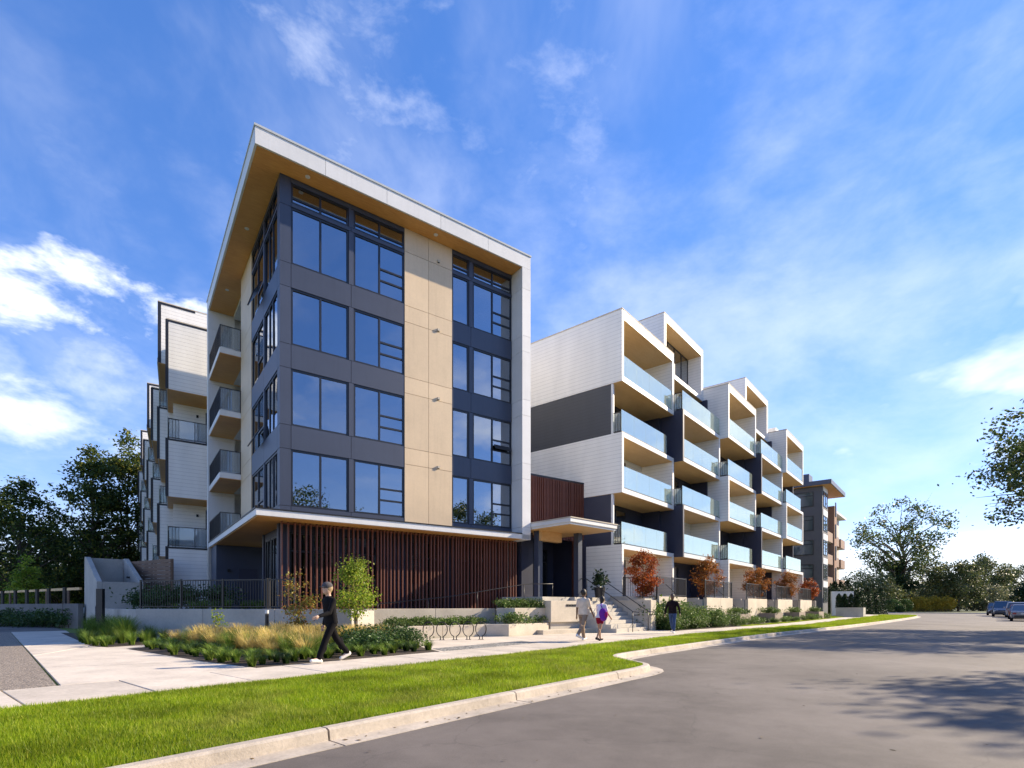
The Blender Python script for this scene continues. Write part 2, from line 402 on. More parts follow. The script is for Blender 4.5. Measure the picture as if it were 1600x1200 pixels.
def offset_line(p, off):               # towards the road is negative b
    out = []
    for i in range(len(p)):
        a = Vector(p[max(i-1,0)]); b = Vector(p[min(i+1,len(p)-1)]); d = (b-a).normalized()
        n = Vector((d.y, -d.x)); out.append((p[i][0]+n.x*off, p[i][1]+n.y*off))
    return out
# land on the building side: everything behind the kerb
land = [S(*q)[:2] for q in KR] + [S(100,300)[:2], S(-200,300)[:2], S(-200,5.05)[:2]]
struct(MB().prism(land, -.38, -.030).obj('verge', m_grassbase))
# kerb, one stone after another
KO = [offset_line(KR, d) for d in (0, .10, .135, .15, .42)]
KZ = (.0, .0, -.02, ROADZ+.012, ROADZ+.006)
kerb = thing('kerb', None, None); del_keys = [k for k in kerb.keys()]
kerb['kind'] = 'structure'
i = 0; nk = len(KR)
step = 12
while i < nk-1:
    j = min(i+step, nk-1)
    a_mid = KR[(i+j)//2][0]
    if a_mid > -14:
        mb = MB(); rings = []
        for k in range(i, j+1):
            tt = .012 if k == i else (-.012 if k == j else 0)
            dv = Vector(KR[min(k+1,nk-1)])-Vector(KR[max(k-1,0)]); dv = dv.normalized()*tt
            prof = [(KO[q][k][0]+dv.x, KO[q][k][1]+dv.y, KZ[q]) for q in range(5)]
            prof = prof+[(KO[4][k][0]+dv.x, KO[4][k][1]+dv.y, -.34), (KO[0][k][0]+dv.x, KO[0][k][1]+dv.y, -.34)]
            rings.append([S(*p) for p in prof])
        mb.loft(rings).obj('kerb_stone', m_kerb, kerb)
    i = j
# road
RE = -6.2
road = [S(*q)[:2] for q in offset_line(KR, .40)] + [S(104,14)[:2], S(118,14)[:2], S(118,-30)[:2], S(104,-30)[:2], S(100,RE)[:2], S(-60,RE)[:2]]
struct(MB().prism(road, -.39, ROADZ).obj('road', m_asphalt))
# far side of the street
far = [S(-60,RE-.15)[:2], S(99,RE-.15)[:2], S(99,-200)[:2], S(-60,-200)[:2]]
struct(MB().prism(far, -.38, -.012).obj('far_verge', m_ground))
fk = thing('far_kerb', None, None); fk['kind'] = 'structure'
for q in range(-4, 24):
    MB().prism([S(q*4+.012,RE+.001)[:2], S(q*4+3.988,RE+.001)[:2], S(q*4+3.988,RE-.149)[:2], S(q*4+.012,RE-.149)[:2]], -.34, .0).obj('kerb_stone', m_kerb, fk)
endl = [S(118.2,-60)[:2], S(118.2,60)[:2], S(330,60)[:2], S(330,-60)[:2]]
struct(MB().prism(endl, -.38, -.02).obj('end_verge', m_ground))
struct(MB().prism([S(118.02,-60)[:2], S(118.02,40)[:2], S(118.19,40)[:2], S(118.19,-60)[:2]], -.38, .03).obj('end_kerb', m_kerb))
# sidewalk slabs
walk = thing('sidewalk', None, None); walk['kind'] = 'structure'
B0, B1 = 9.0, 10.8
def shf(a):
    t_ = min(1,max(0,(a-21)/21)); return -1.5*t_*t_*(3-2*t_)
rw = random.Random(3)
for k in range(-8, 58):
    a0 = -.15+k*1.42
    b1 = B1
    mb = MB().prism([S(a0+.011,B0+shf(a0))[:2], S(a0+1.409,B0+shf(a0+1.42))[:2], S(a0+1.409,b1+shf(a0+1.42))[:2], S(a0+.011,b1+shf(a0))[:2]], -.2, rw.uniform(-.003,.003))
    mb.obj('paving_slab', m_walk, walk, bevel=.008)
# curved end of the walk
MB().prism([S(82.25,7.5)[:2], S(86,8.1)[:2], S(90,10.1)[:2], S(94,13.5)[:2], S(92.4,14.7)[:2], S(88.5,11.5)[:2], S(85.5,9.8)[:2], S(82.25,9.3)[:2]], -.2, 0).obj('paving_slab', m_walk, walk)
# forecourt: path and plaza slabs
plaza = thing('forecourt', None, None); plaza['kind'] = 'structure'
def slab(poly, mat, z=0.0, name='paving_slab', par=None):
    return MB().prism([p[:2] for p in poly], -.2, z).obj(name, mat, par or plaza, bevel=.006)
P = [G(79,1069), G(0,986)]
c0 = S(1.95,10.815); d_l = Vector((-.700,.714))
def along(p, d, k): return (p[0]+d.x*k, p[1]+d.y*k, 0)
pl = [along(c0, d_l, k) for k in (0,5.5,11,17,23.5)]
pr0 = S(5.0,10.815); pr1 = G(320,1034); pr2 = G(201,1014); pr3 = G(142,1009.5); pr4 = along(pl[4], Vector((.714,.700)), 2.0)
def lerp(p, q, t): return (p[0]+(q[0]-p[0])*t, p[1]+(q[1]-p[1])*t, 0)
g_ = .012
slab([pl[0], pr0, pr1, lerp(pl[0],pl[1],.62)], m_walk)
q1 = lerp(pl[0],pl[1],.63)
slab([q1, lerp(pr1,pr2,.01), pr2, pr3, lerp(pl[1],pl[2],.25)], m_walk)
slab([lerp(pl[1],pl[2],.26), lerp(pr3,pr4,.01), lerp(pr3,pr4,.45), pl[3-1]], m_walk)
slab([lerp(pl[2],pl[3],.01), lerp(pr3,pr4,.46), pr4, pl[4]], m_walk)
# side strip that leaves the plaza towards the wall
slab([lerp(pr2,pr3,.08), lerp(pr2,pr3,.55), AT(262,17.6), AT(262,16.9)], m_walk)
# exposed aggregate drive and the dark path behind
n_l = Vector((-.714,-.700))
agg = [S(1.90,10.815), along(pl[4], n_l, .02), along(pl[4], n_l, 7), along(c0, n_l, 9.0), S(-9,10.815)]
MB().prism([p[:2] for p in agg], -.2, -.001).obj('aggregate_paving', m_agg, plaza)
back = [pl[4], pr4, along(pr4, d_l, 45), along(along(pl[4], n_l, 9), d_l, 45), along(pl[4], n_l, 9)]
struct(MB().prism([p[:2] for p in [along(x, d_l, .02) for x in back]], -.2, -.006).obj('path', m_asphalt))
# entrance plaza by the bicycle stands
ent = [S(9.95,10.815), S(25.6,10.815), S(25.6,12.25), S(21.4,12.25), (1.75,23.75), (-.05,21.6), (-1.1,21.65), (-4.2,19.2)]
slab([ent[0], S(14.9,10.815), lerp(ent[6],ent[5],.8), ent[6], ent[7]], m_walk)
slab([S(14.92,10.815), S(20.2,10.815), S(20.2,13.4), ent[4], ent[5], lerp(ent[6],ent[5],.82)], m_walk)
slab([S(20.22,10.815), ent[1], ent[2], ent[3], S(20.22,13.35)], m_walk)
MB().prism([p[:2] for p in (G(676,1013.5), G(694,1017.5), G(842,1004.5), G(815,1001.5))], -.1, .006).obj('pebble_strip', m_pebble, plaza)
# planting beds (soil)
beds = thing('planting_bed', None, None); beds['kind'] = 'structure'
def bed(poly, z=.004): return MB().prism([p[:2] for p in poly], -.2, z).obj('bed_soil', m_soil, beds)
W1a, W1b = (-14.6,20.8), (-5.6,18.75)
bed([lerp(pr1,pr0,.0), S(5.03,10.815), S(9.92,10.815), (-4.25,19.2), W1b, (-9.5,19.6), AT(262,16.85), lerp(pr2,pr3,.06)])
bed([lerp(pr2,pr3,.58), pr3, along(pr3,Vector((-.69,.72)),11), (-19.5,24.5), W1a, AT(262,19.3), AT(262,17.65)])
bed([S(25.62,10.75), S(33.8,9.95), S(33.8,13.2), S(25.62,13.2)])
bed([S(34.0,10.6), S(42,10.15), S(60,9.7), S(60,12.0), S(34.0,13.0)])

# ------------------------------------------------------------------ terrace, walls and steps in front of the building
def wall_run(name, label, cat, pts, z0, z1, th, mat, joints=3.0, group=None):
    t = thing(name, label, cat, (0,0,0), 0, group)
    for i in range(len(pts)-1):
        a = Vector(pts[i][:2]); b = Vector(pts[i+1][:2]); L = (b-a).length; d = (b-a)/L; n = Vector((-d.y, d.x))
        k = max(1, round(L/joints))
        for j in range(k):
            p = a+d*(L*j/k+.006); q = a+d*(L*(j+1)/k-.006)
            MB().prism([p, q, q+n*th, p+n*th], z0, z1).obj('wall_segment', mat, t, bevel=.012)
    return t
terr = [W1a, (-9.2,19.72), (-5.45,18.95), (-5.2,20.4), (-.6,23.75), (1.2,24.3), S(19.5,14.5)[:2], S(19.5,30)[:2], (-18,60), (-44,52)]
struct(MB().prism(terr, -.1, 1.06).obj('terrace', m_conc))
bed2 = MB().prism([(-14.4,21.1), (-9.3,20.0), (-10.2,22.3), (-13.6,27.2), (-18.2,27)], .9, 1.075).obj('bed_soil', m_soil, beds)
wall_run('retaining_wall', 'grey shaded concrete retaining wall below the black picket fence', 'wall', [W1a, W1b], -.1, 1.12, .22, m_conc)
wall_run('retaining_wall', 'grey concrete side wall running back beside the left planting', 'wall', [(-19.4,25.4), (-14.65,20.88)], -.1, 1.10, .22, m_conc)
wall_run('ramp_wall', 'long pale concrete wall under the sloping ramp handrail', 'wall', [(-5.5,20.1), (-.72,23.5)], -.1, 1.12, .2, m_conc_l)
up = thing('planter_block', 'raised pale concrete planter block beside the sign wall', 'planter')
MB().prism([(-.66,22.75), (.12,22.75), (1.62,24.15), (1.2,24.9), (-.66,24.0)], -.1, 1.14).obj('planter_wall', m_conc_l, up, bevel=.012)
sw = thing('seat_wall', 'low pale concrete planter wall behind the bicycle rings', 'planter wall')
for a, b in (((-4.25,19.3),(-2.66,20.52)), ((-2.65,20.53),(-1.07,21.75))):
    d = (Vector(b)-Vector(a)).normalized(); n = Vector((-d.y,d.x))*.25
    MB().prism([a, b, (b[0]+n.x,b[1]+n.y), (a[0]+n.x,a[1]+n.y)], -.1, .48).obj('wall_segment', m_conc_l, sw, bevel=.012)
MB().prism([(-1.05,21.7), (-.13,21.68), (1.62,23.75), (1.55,24.1), (.15,22.72), (-.68,22.72), (-1.3,22.0)], -.1, .48).obj('planter_block_wall', m_conc_l, sw, bevel=.012)
MB().prism([(-4.1,19.75), (-1.35,21.95), (-.9,22.9), (-.75,23.4), (-5.2,20.1), (-5.2,19.75)], -.1, .44).obj('planter_soil', m_soil, sw)
# landing, steps and side wall
land_ = [S(19.52,14.42)[:2], S(25.98,14.42)[:2], S(25.98,30)[:2], S(19.52,30)[:2]]
struct(MB().prism(land_, -.1, 1.65).obj('entrance_landing', m_conc))
steps = thing('steps', 'concrete steps climbing to the canopied entrance', 'steps')
ns = 9; rise = 1.65/ns
for k in range(ns):
    b0 = 11.9+k*.28
    MB().prism([S(21.75,b0)[:2], S(24.95,b0)[:2], S(24.95,14.41)[:2], S(21.75,14.41)[:2]], k*rise+(.002 if k else -.1), (k+1)*rise).obj('step', m_conc, steps, bevel=.01)
sidew = thing('stair_wall', 'pale concrete wall flanking the entrance steps', 'wall')
MB().prism([S(25.0,11.75)[:2], S(25.6,11.75)[:2], S(25.6,14.4)[:2], S(25.0,14.4)[:2]], -.1, 1.52).obj('wall_segment', m_conc_l, sidew, bevel=.012)
pw_ = thing('patio_block_wall', 'broad pale concrete wall behind the steps and tall shrubs', 'wall')
MB().prism([S(25.62,13.3)[:2], S(27.2,13.3)[:2], S(27.2,14.41)[:2], S(25.62,14.41)[:2]], -.1, 1.74).obj('wall_segment', m_conc_l, pw_, bevel=.012)
# sign wall
s0 = Vector((1.72,23.72)); sd_ = Vector((math.cos(R(41)), math.sin(R(41)))); sn = Vector((-sd_.y, sd_.x))
sign = thing('sign_wall', 'pale concrete sign block with small dark lettering by the steps', 'sign', (s0.x, s0.y, 0), 41)
MB().box(0,2.55,0,.5,.5,1.46).obj('sign_block', m_conc_l, sign, bevel=.012)
MB().box(.1,2.5,.12,.5,-.1,.5).obj('plinth', m_conc, sign)
MB().box(-.9,3.0,-.42,.11,-.1,.19).obj('bench_step', m_conc_l, sign, bevel=.012)
rl = random.Random(5); xx = .98
for k in range(7):                       # black raised letters, too blurred in the photograph to be read
    mb = MB(); wl = .085; z0, z1 = 1.20, 1.30
    mb.box(xx, xx+.018, -.022, -.001, z0, z1); mb.box(xx+wl-.02, xx+wl-.002, -.022, -.001, z0, z1)
    mb.box(xx+.018, xx+wl-.02, -.022, -.001, (z1-.02) if k % 2 else (z0+.04), z1 if k % 2 else (z0+.06))
    mb.obj('letter', m_black, sign); xx += wl+.022

# handrails on the steps
def rail(name, label, pts, r=.021, posts=(), group=None, cat='handrail', mat=None):
    t = thing(name, label, cat, (0,0,0), 0, group)
    MB().tube(pts, r, 8).obj('rail', mat or m_black, t, smooth=True)
    for p, z0 in posts:
        MB().tube([(p[0],p[1],z0), p], r*.9, 8).obj('post', mat or m_black, t, smooth=True)
    return t
def rail_on_steps(a, label):
    bot = S(a, 11.75, .95); topp = S(a, 14.35, 2.6)
    e = Vector(bot); d = (Vector(bot)-Vector(topp)).normalized()
    rail('handrail', label, [S(a,14.9,2.6), topp, bot, S(a,11.45,.93), S(a,11.42,.80), S(a,11.70,.79)], .022,
         [(S(a,11.78,.95), .0), (S(a,14.3,2.57), 1.6)], 'handrails on the entrance steps')
rail_on_steps(23.1, 'black metal handrail running up the middle of the steps')
rail_on_steps(24.75, 'black metal handrail along the flanking stair wall')
rp = [(-5.2,20.55,1.30), (-2.6,22.35,1.62), (0.6,24.55,2.22), (1.05,24.85,2.25), (1.9,24.9,2.25)]
rail('handrail', 'thin ramp handrail sloping along the brown slat screen', rp, .018,
     [((-5.15,20.58,1.31),1.05), ((-3.4,21.8,1.52),1.05), ((-1.5,23.1,1.83),1.05), ((.55,24.5,2.2),1.05), ((1.88,24.9,2.24),1.6)])

# black picket fence on the retaining wall
def picket_fence(name, label, p0, p1, z, h=1.12, gap=.115, group=None, post_ext=.03):
    a = Vector(p0); b = Vector(p1); L = (b-a).length; ang = math.degrees(math.atan2((b-a).y, (b-a).x))
    t = thing(name, label, 'fence', (a.x, a.y, z), ang, group)
    MB().box(0,L,-.02,.02,h-.04,h).obj('top_rail', m_black, t)
    MB().box(0,L,-.015,.015,.09,.12).obj('bottom_rail', m_black, t)
    np_ = max(1, round(L/1.9)); pm = MB().box(-.028,.028,-.028,.028,-.04,h+post_ext).mesh('post', m_black)
    for k in range(np_+1): inst('post', pm, (L*k/np_, 0, 0), t)
    km = MB().box(-.009,.009,-.009,.009,.12,h-.04).mesh('picket', m_black)
    n = int(L/gap)
    for k in range(1, n): inst('picket', km, (L*k/n, 0, 0), t)
    return t
picket_fence('picket_fence', 'black picket fence on the shaded retaining wall', (-14.5,20.95), (-9.0,19.70), 1.10)
picket_fence('picket_fence', 'short black picket fence in front of the dark corner glazing', (-8.9,19.68), (-7.9,19.45), 1.10)

# bollard light in the golden grass
bl = thing('bollard_light', 'short black bollard light with pale cap among golden grass', 'bollard', AT(417,16.9,0))
MB().tube([(0,0,-.02),(0,0,.98)], .055, 14).obj('post', m_black, bl, smooth=False)
MB().tube([(0,0,1.0),(0,0,1.10)], .058, 14).obj('cap', m_white_smooth, bl)
MB().tube([(0,0,.97),(0,0,1.01)], .04, 14).obj('lens', m_conc_l, bl)

# bicycle rings
for k, (u, v) in enumerate(((669.5,1000.3),(690.5,1000.0),(711,999.8),(731.7,999.5),(751.5,999.2))):
    g = G(u, v)
    t = thing('bicycle_ring', ('dark steel bicycle ring nearest the planted bed','dark steel bicycle ring second from the planted bed','middle dark steel bicycle ring of the five','dark steel bicycle ring second from the concrete planter block','dark steel bicycle ring nearest the concrete planter block')[k], 'bike rack', g, 0, 'bicycle rings in a row')
    pts = [(-.05,0,-.02), (-.05,0,.10)]
    for q in range(25):
        th = math.radians(-104-(q/24)*332)
        pts.append((.195*math.cos(th)*1.0, 0, .385+.265*math.sin(th)))
    pts += [(.05,0,.10), (.05,0,-.02)]
    MB().tube(pts, .017, 8).obj('ring', m_black, t, smooth=True)
    MB().box(-.1,.1,-.05,.05,-.01,.012).obj('base_plate', m_black, t)

# ------------------------------------------------------------------ corner block of the apartment building
TW = thing('apartment_block', 'five storey corner block with slate and tan panels under an overhanging flat roof', 'building', (-8.66,20.0,0), AX_T)
FRONT = lambda s0,s1,d0,d1,z0,z1: (s0,s1,d0,d1,z0,z1)
LEFT = lambda s0,s1,d0,d1,z0,z1: (d0,d1,s0,s1,z0,z1)
def mbox(mb, mp, *a): return mb.box(*mp(*a))
RW = random.Random(77)
def window(par, mp, s0, s1, z0, z1, cols, d=.03, bar=.072, glass=None, name='window', frame=None):
    """cols: list of (share of width, [heights of horizontal bars as share])"""
    f = MB(); t = bar
    mbox(f,mp,s0,s1,d,d+.08,z0,z0+t); mbox(f,mp,s0,s1,d,d+.08,z1-t,z1)
    mbox(f,mp,s0,s0+t,d,d+.08,z0+t,z1-t); mbox(f,mp,s1-t,s1,d,d+.08,z0+t,z1-t)
    tot = sum(c[0] for c in cols); x = s0+t; cells = []; iw = s1-s0-2*t
    for i, (wd, bars) in enumerate(cols):
        xe = x+iw*wd/tot
        xa = x if i == 0 else x+t*.5; xb = xe if i == len(cols)-1 else xe-t*.5
        if i < len(cols)-1: mbox(f,mp,xe-t*.5,xe+t*.5,d,d+.08,z0+t,z1-t)
        zs = [z0+t]
        for bz in bars:
            zb = z0+(z1-z0)*bz; mbox(f,mp,xa,xb,d,d+.08,zb-t*.5,zb+t*.5); cells.append((xa,xb,zs[-1],zb-t*.5)); zs.append(zb+t*.5)
        cells.append((xa,xb,zs[-1],z1-t)); x = xe
    o = f.obj(name, frame or m_frame, par)
    for (a,b,c,e) in cells:
        p = MB(); mbox(p,mp,a+.001,b-.001,d+.036,d+.046,c+.001,e-.001)
        ax = 1 if mp(0,1,5,6,0,1)[0] == 0 else 0; ta, tb = RW.uniform(-.007,.007), RW.uniform(-.007,.007)   # panes never sit perfectly true
        for i_, q in enumerate(p.v):
            q = list(q); q[ax] += ta*(q[1-ax]-(a+b)/2)+tb*(q[2]-(c+e)/2); p.v[i_] = tuple(q)
        p.obj('pane', glass or m_glass, o)
    return o
ZT = [16.30,13.25,10.20,7.15]; ZB = [14.15,11.10,8.05,5.00]
g = .008
def panel(mp, s0, s1, z0, z1, mat, d0=0.0, d1=.05, par=TW):
    mb = MB(); mbox(mb,mp,s0+g,s1-g,d0,d1,z0+g,z1-g); return mb.obj('panel', mat, par)
SOF, SLB = 17.43, 4.67
# backing behind the panel joints
def backing(mp, s0, s1, z0, z1):
    mb = MB(); mbox(mb,mp,s0,s1,.052,.20,z0,z1); return mb.obj('wall_backing', m_frame, TW)
awn = [.30,.52]
def facade_rows(mp, segs, edges, joint, smin, smax, rowcols):
    for r in range(4):
        for (s0,s1), cols in zip(segs, rowcols): window(TW, mp, s0, s1, ZB[r], ZT[r], cols)
    zs = [SLB]+sum([[ZB[r],ZT[r]] for r in (3,2,1,0)], [])
    sp = [(SLB,ZB[3]),(ZT[3],ZB[2]),(ZT[2],ZB[1]),(ZT[1],ZB[0])]
    cuts = [smin]+joint+[smax]
    for z0,z1 in sp:
        for a,b in zip(cuts[:-1],cuts[1:]): panel(mp,a,b,z0,z1,m_slate)
        backing(mp,smin,smax,z0,z1)
    # strips between windows
    for (a,b) in edges:
        for r in range(4): panel(mp,a,b,ZB[r],ZT[r],m_slate); backing(mp,a,b,ZB[r],ZT[r])
        panel(mp,a,b,16.45,17.2,m_slate); backing(mp,a,b,16.45,17.2)
    for a,b in zip(cuts[:-1],cuts[1:]):
        panel(mp,a,b,16.30,16.45,m_slate); panel(mp,a,b,17.2,SOF-.03,m_slate)
    backing(mp,smin,smax,16.30,16.45); backing(mp,smin,smax,17.2,SOF-.03)
    for (s0,s1), cols in zip(segs, rowcols):
        window(TW, mp, s0, s1, 16.45, 17.2, [(c[0],[.30]) for c in cols])
two = [(1,[]),(1,[])]; awc = [(1.08,[]),(1.1,awn)]
facade_rows(FRONT, [(.40,2.60),(2.81,5.01)], [(2.60,2.81)], [2.70], .40, 5.01, [two, awc])
facade_rows(FRONT, [(7.33,8.23),(8.44,10.66)], [(8.23,8.44)], [8.33], 7.33, 10.66, [[(1,[])], awc])
facade_rows(LEFT, [(.42,2.75),(2.95,5.5)], [(2.75,2.95)], [2.85], .42, 5.5, [[(1,[]),(.8,[]),(.9,[])], [(1,[.33]),(1,[])]])
# corner post panels
jz = [SLB,5.0,7.15,8.05,10.20,11.10,13.25,14.15,16.30,SOF-.03]
for a,b in zip(jz[:-1],jz[1:]):
    MB().box(0,.40-g,0,.05,a+g,b-g).obj('panel', m_slate, TW)
    MB().box(0,.05,.052,.42-g,a+g,b-g).obj('panel', m_slate, TW)
MB().box(.052,.40,.052,.40,SLB,SOF-.03).obj('wall_backing', m_frame, TW)
# tan panels
bz = [SLB,7.30,8.00,10.35,11.05,13.40,14.10,16.40,SOF-.03]
for a,b in zip(bz[:-1],bz[1:]):
    for s0,s1 in ((5.01,6.15),(6.15,7.33)): panel(FRONT,s0,s1,a,b,m_beige,-.012,.05)
    panel(LEFT,5.5,8.2,a,b,m_beige,-.012,.05)
MB().box(5.01,7.33,.052,.2,SLB,SOF-.03).obj('wall_backing', m_frame, TW)
MB().box(.052,.2,5.5,8.2,SLB,SOF-.03).obj('wall_backing', m_frame, TW)
MB().box(0,1.6,8.12,8.199,SLB,SOF-.03).obj('recess_wall', m_slate, TW)
for z in (16.55,13.5,10.45,7.4):
    o = MB().box(6.57,6.68,-.075,-.012,z-.05,z+.05).obj('wall_light', m_conc_l, TW)
    MB().box(6.59,6.66,-.07,-.03,z-.070,z-.051).obj('lens', m_black, o)
# open awning sashes on the left face
for z0 in (14.22, 8.12):
    mb = MB()
    x1, x2 = -.02, -.36; zt = z0+.62
    mb.add([(x1,3.05,zt),(x1,4.2,zt),(x2,4.2,z0),(x2,3.05,z0),(x1-.05,3.05,zt),(x1-.05,4.2,zt),(x2-.05,4.2,z0),(x2-.05,3.05,z0)],
           [(0,1,2,3),(7,6,5,4),(0,4,5,1),(1,5,6,2),(2,6,7,3),(3,7,4,0)])
    mb.obj('open_sash', m_frame, TW)
mb = MB(); mb.add([(9.6,.0,8.94),(10.55,.0,8.94),(10.55,-.13,8.72),(9.6,-.13,8.72),(9.6,-.02,8.95),(10.55,-.02,8.95),(10.55,-.15,8.73),(9.6,-.15,8.73)],
   [(0,1,2,3),(7,6,5,4),(0,4,5,1),(1,5,6,2),(2,6,7,3),(3,7,4,0)]); mb.obj('open_sash', m_frame, TW)
# rooms
for z in (4.42,7.45,10.5,13.55):
    MB().box(.22,10.6,.22,12.0,z,z+.22).obj('floor_slab', m_int, TW)
MB().box(.22,10.6,.22,12.0,17.2,17.38).obj('ceiling', m_int, TW)
MB().box(2.9,10.6,4.2,4.4,1.1,17.2).obj('room_wall', m_int, TW)
MB().box(5.1,5.25,.25,4.2,4.7,17.2).obj('room_wall', m_int, TW)
MB().box(7.15,7.3,.25,4.2,4.7,17.2).obj('room_wall', m_int, TW)
MB().box(2.9,3.1,4.4,8.1,4.7,17.2).obj('room_wall', m_int, TW)
MB().box(.25,2.9,5.55,5.7,4.7,17.2).obj('room_wall', m_int, TW)
for k, (x0,x1,z) in enumerate(((1.0,2.2,13.77),(3.2,4.4,10.72),(8.8,10.2,7.67),(1.2,2.4,7.67))):
    MB().box(x0,x1,2.0,2.8,z,z+.75).obj('room_furniture', m_dark_int, TW)
# outer shell that is never in view from the street front
MB().box(10.70,10.95,.2,12.6,1.0,17.38).obj('side_wall', m_white, TW)
MB().box(.3,10.7,12.2,12.6,1.0,17.38).obj('side_wall', m_white, TW)
# roller blinds behind some panes
for k,(x0,x1,zt,dz) in enumerate(((.5,1.45,16.2,.55),(1.55,2.5,13.15,.8),(2.9,3.85,10.1,.6),(8.55,9.4,13.15,.5),(7.42,8.14,7.05,.9),(.5,1.45,7.05,.45),(8.55,9.4,16.2,.4),(3.95,4.9,13.15,.35))):
    MB().box(x0,x1,.16,.175,zt-dz,zt+.05).obj('blind', m_white_smooth, TW)
# roof
MB().box(-.92,11.10,-.76,12.6,SOF,18.0).obj('roof_slab', m_white_smooth, TW)
n = 5
for k in range(n):
    a = -1.0+12.18*k/n; b = -1.0+12.18*(k+1)/n
    MB().box(a+.006,b-.006,-.84,-.765,SOF-.02,18.02).obj('fascia_panel', m_white_smooth, TW)
for k in range(5):
    a = -.763+13.45*k/5; b = -.763+13.45*(k+1)/5
    MB().box(-1.0,-.925,a+.006,b-.006,SOF-.02,18.02).obj('fascia_panel', m_white_smooth, TW)
MB().box(-1.03,11.21,-.87,12.72,18.025,18.10).obj('roof_cap', surf('cap_flashing',(.50,.52,.52),.4,.06,1), TW)
MB().box(-.92,10.67,-.76,12.18,SOF-.028,SOF-.002).obj('soffit', m_soffit, TW)
for x,y in ((.9,-.4),(6.3,-.4),(-.45,4.0),(-.45,9.5)):
    MB().tube([(x,y,SOF-.045),(x,y,SOF-.028)], .09, 14).obj('downlight', m_white_smooth, TW)
# right and rear white fins of stacked panels
fz = [4.40,5.0,7.30,8.05,10.35,11.10,13.40,14.15,16.40,SOF-.022]
for a,b in zip(fz[:-1],fz[1:]):
    MB().box(10.68,11.18,-.84,1.4,a+.006,b-.006).obj('fin_panel', m_white_smooth, TW)
    MB().box(-1.0,1.6,12.2,12.7,a+.006,b-.006).obj('fin_panel', m_white_smooth, TW)
MB().box(10.70,11.16,-.82,1.38,4.42,SOF-.03).obj('fin_core', m_conc, TW)
MB().box(-.98,1.58,12.22,12.68,1.0,SOF-.03).obj('fin_core', m_conc, TW)
# slab over the ground floor
MB().box(-.97,11.18,-.84,12.18,4.42,4.655).obj('floor_band', m_white_smooth, TW, bevel=.01)
MB().box(-1.0,10.66,-.87,12.18,4.66,4.70).obj('band_flashing', m_black, TW)
MB().box(-.9,10.62,-.78,12.18,4.395,4.418).obj('soffit', m_soffit, TW)
# balconies in the left recess
MB().box(1.6,1.8,8.2,12.2,1.1,SOF-.03).obj('recess_wall', m_white_smooth, TW)
for z in (13.85,10.80,7.75,4.70):
    if z > 5:
        MB().box(-.95,1.6,8.21,12.18,z-.26,z).obj('balcony_slab', m_white_smooth, TW)
        MB().box(-.93,1.6,8.23,12.16,z-.285,z-.262).obj('balcony_soffit', m_soffit, TW)
    window(TW, LEFT, 8.7, 11.4, z+.05, z+2.3, [(1,[]),(1,[])], 1.52, glass=m_glass_dk, name='sliding_door')
    y0 = 8.24; rr = MB()
    rr.box(-.94,1.55 if z > 5 else -.05,y0,y0+.03,z+1.08,z+1.12); rr.box(-.94,-.91,y0,12.17,z+1.08,z+1.12)
    for p in ((-.94,y0),(-.05,y0),(-.94,10.2),(-.94,12.13)): rr.box(p[0],p[0]+.035,p[1],p[1]+.035,z,z+1.08)
    for k in range(1,33): rr.box(-.935,-.918,y0+k*.117,y0+k*.117+.016,z+.06,z+1.08)
    for k in range(1,8): rr.box(-.94+k*.11,-.93+k*.11,y0+.02,y0+.03,z+.06,z+1.08)
    ro = rr.obj('balustrade', m_black, TW)
    MB().box(-.90,-.06,y0+.008,y0+.016,z+.06,z+1.07).obj('glass_panel', m_clear_glass, ro)
    pass
# ground floor: glazing behind the slats, dark recess at the side
for k,(a,b) in enumerate(((.45,2.3),(2.5,4.3),(5.4,7.2),(7.9,9.6))):
    window(TW, FRONT, a, b, 1.15, 4.1, [(1,[.75]),(1,[.75])], .55, glass=m_glass_dk)
for a,b in ((2.3,2.5),(4.3,5.4),(7.2,7.9),(9.6,10.66)):
    MB().box(a,b,.52,.72,1.06,4.39).obj('dark_panel', m_navy, TW)
MB().box(.05,10.66,.55,.7,4.1,4.38).obj('dark_panel', m_navy, TW)
MB().box(.05,.45,.45,.72,1.06,4.38).obj('dark_panel', m_navy, TW)
for k,(a,b) in enumerate(((.75,2.0),(2.1,3.2),(3.3,4.3))):
    window(TW, LEFT, a, b, 1.12, 4.1, [(1,[]),(.8,[])], .35, glass=m_glass_dk)
MB().box(.36,.5,.45,4.5,4.1,4.39).obj('dark_panel', m_navy, TW)
MB().box(.3,2.6,4.5,4.7,1.06,4.39).obj('dark_panel', m_navy, TW)
MB().box(2.6,2.8,4.5,10.2,1.06,4.39).obj('dark_panel', m_navy, TW)
MB().box(-.85,2.8,10.2,10.4,1.06,4.39).obj('dark_panel', m_slate, TW)
MB().box(-.85,-.7,10.4,12.2,1.06,4.39).obj('dark_panel', m_slate, TW)
dd = MB().box(.2,1.1,10.16,10.199,1.07,3.2).obj('door', m_navy, TW)
MB().box(.28,.32,10.12,10.159,2.0,2.15).obj('handle', m_conc_l, dd)
MB().box(-.35,-.2,10.08,10.199,3.0,3.15).obj('wall_light', m_black, TW)
MB().box(.6,10.6,4.0,4.19,1.06,4.39).obj('room_wall', m_dark_int, TW)
for a in (1.3,3.4,6.0,8.6):
    MB().box(a,a+.9,3.3,3.9,1.07,2.2).obj('room_furniture', m_int, TW)
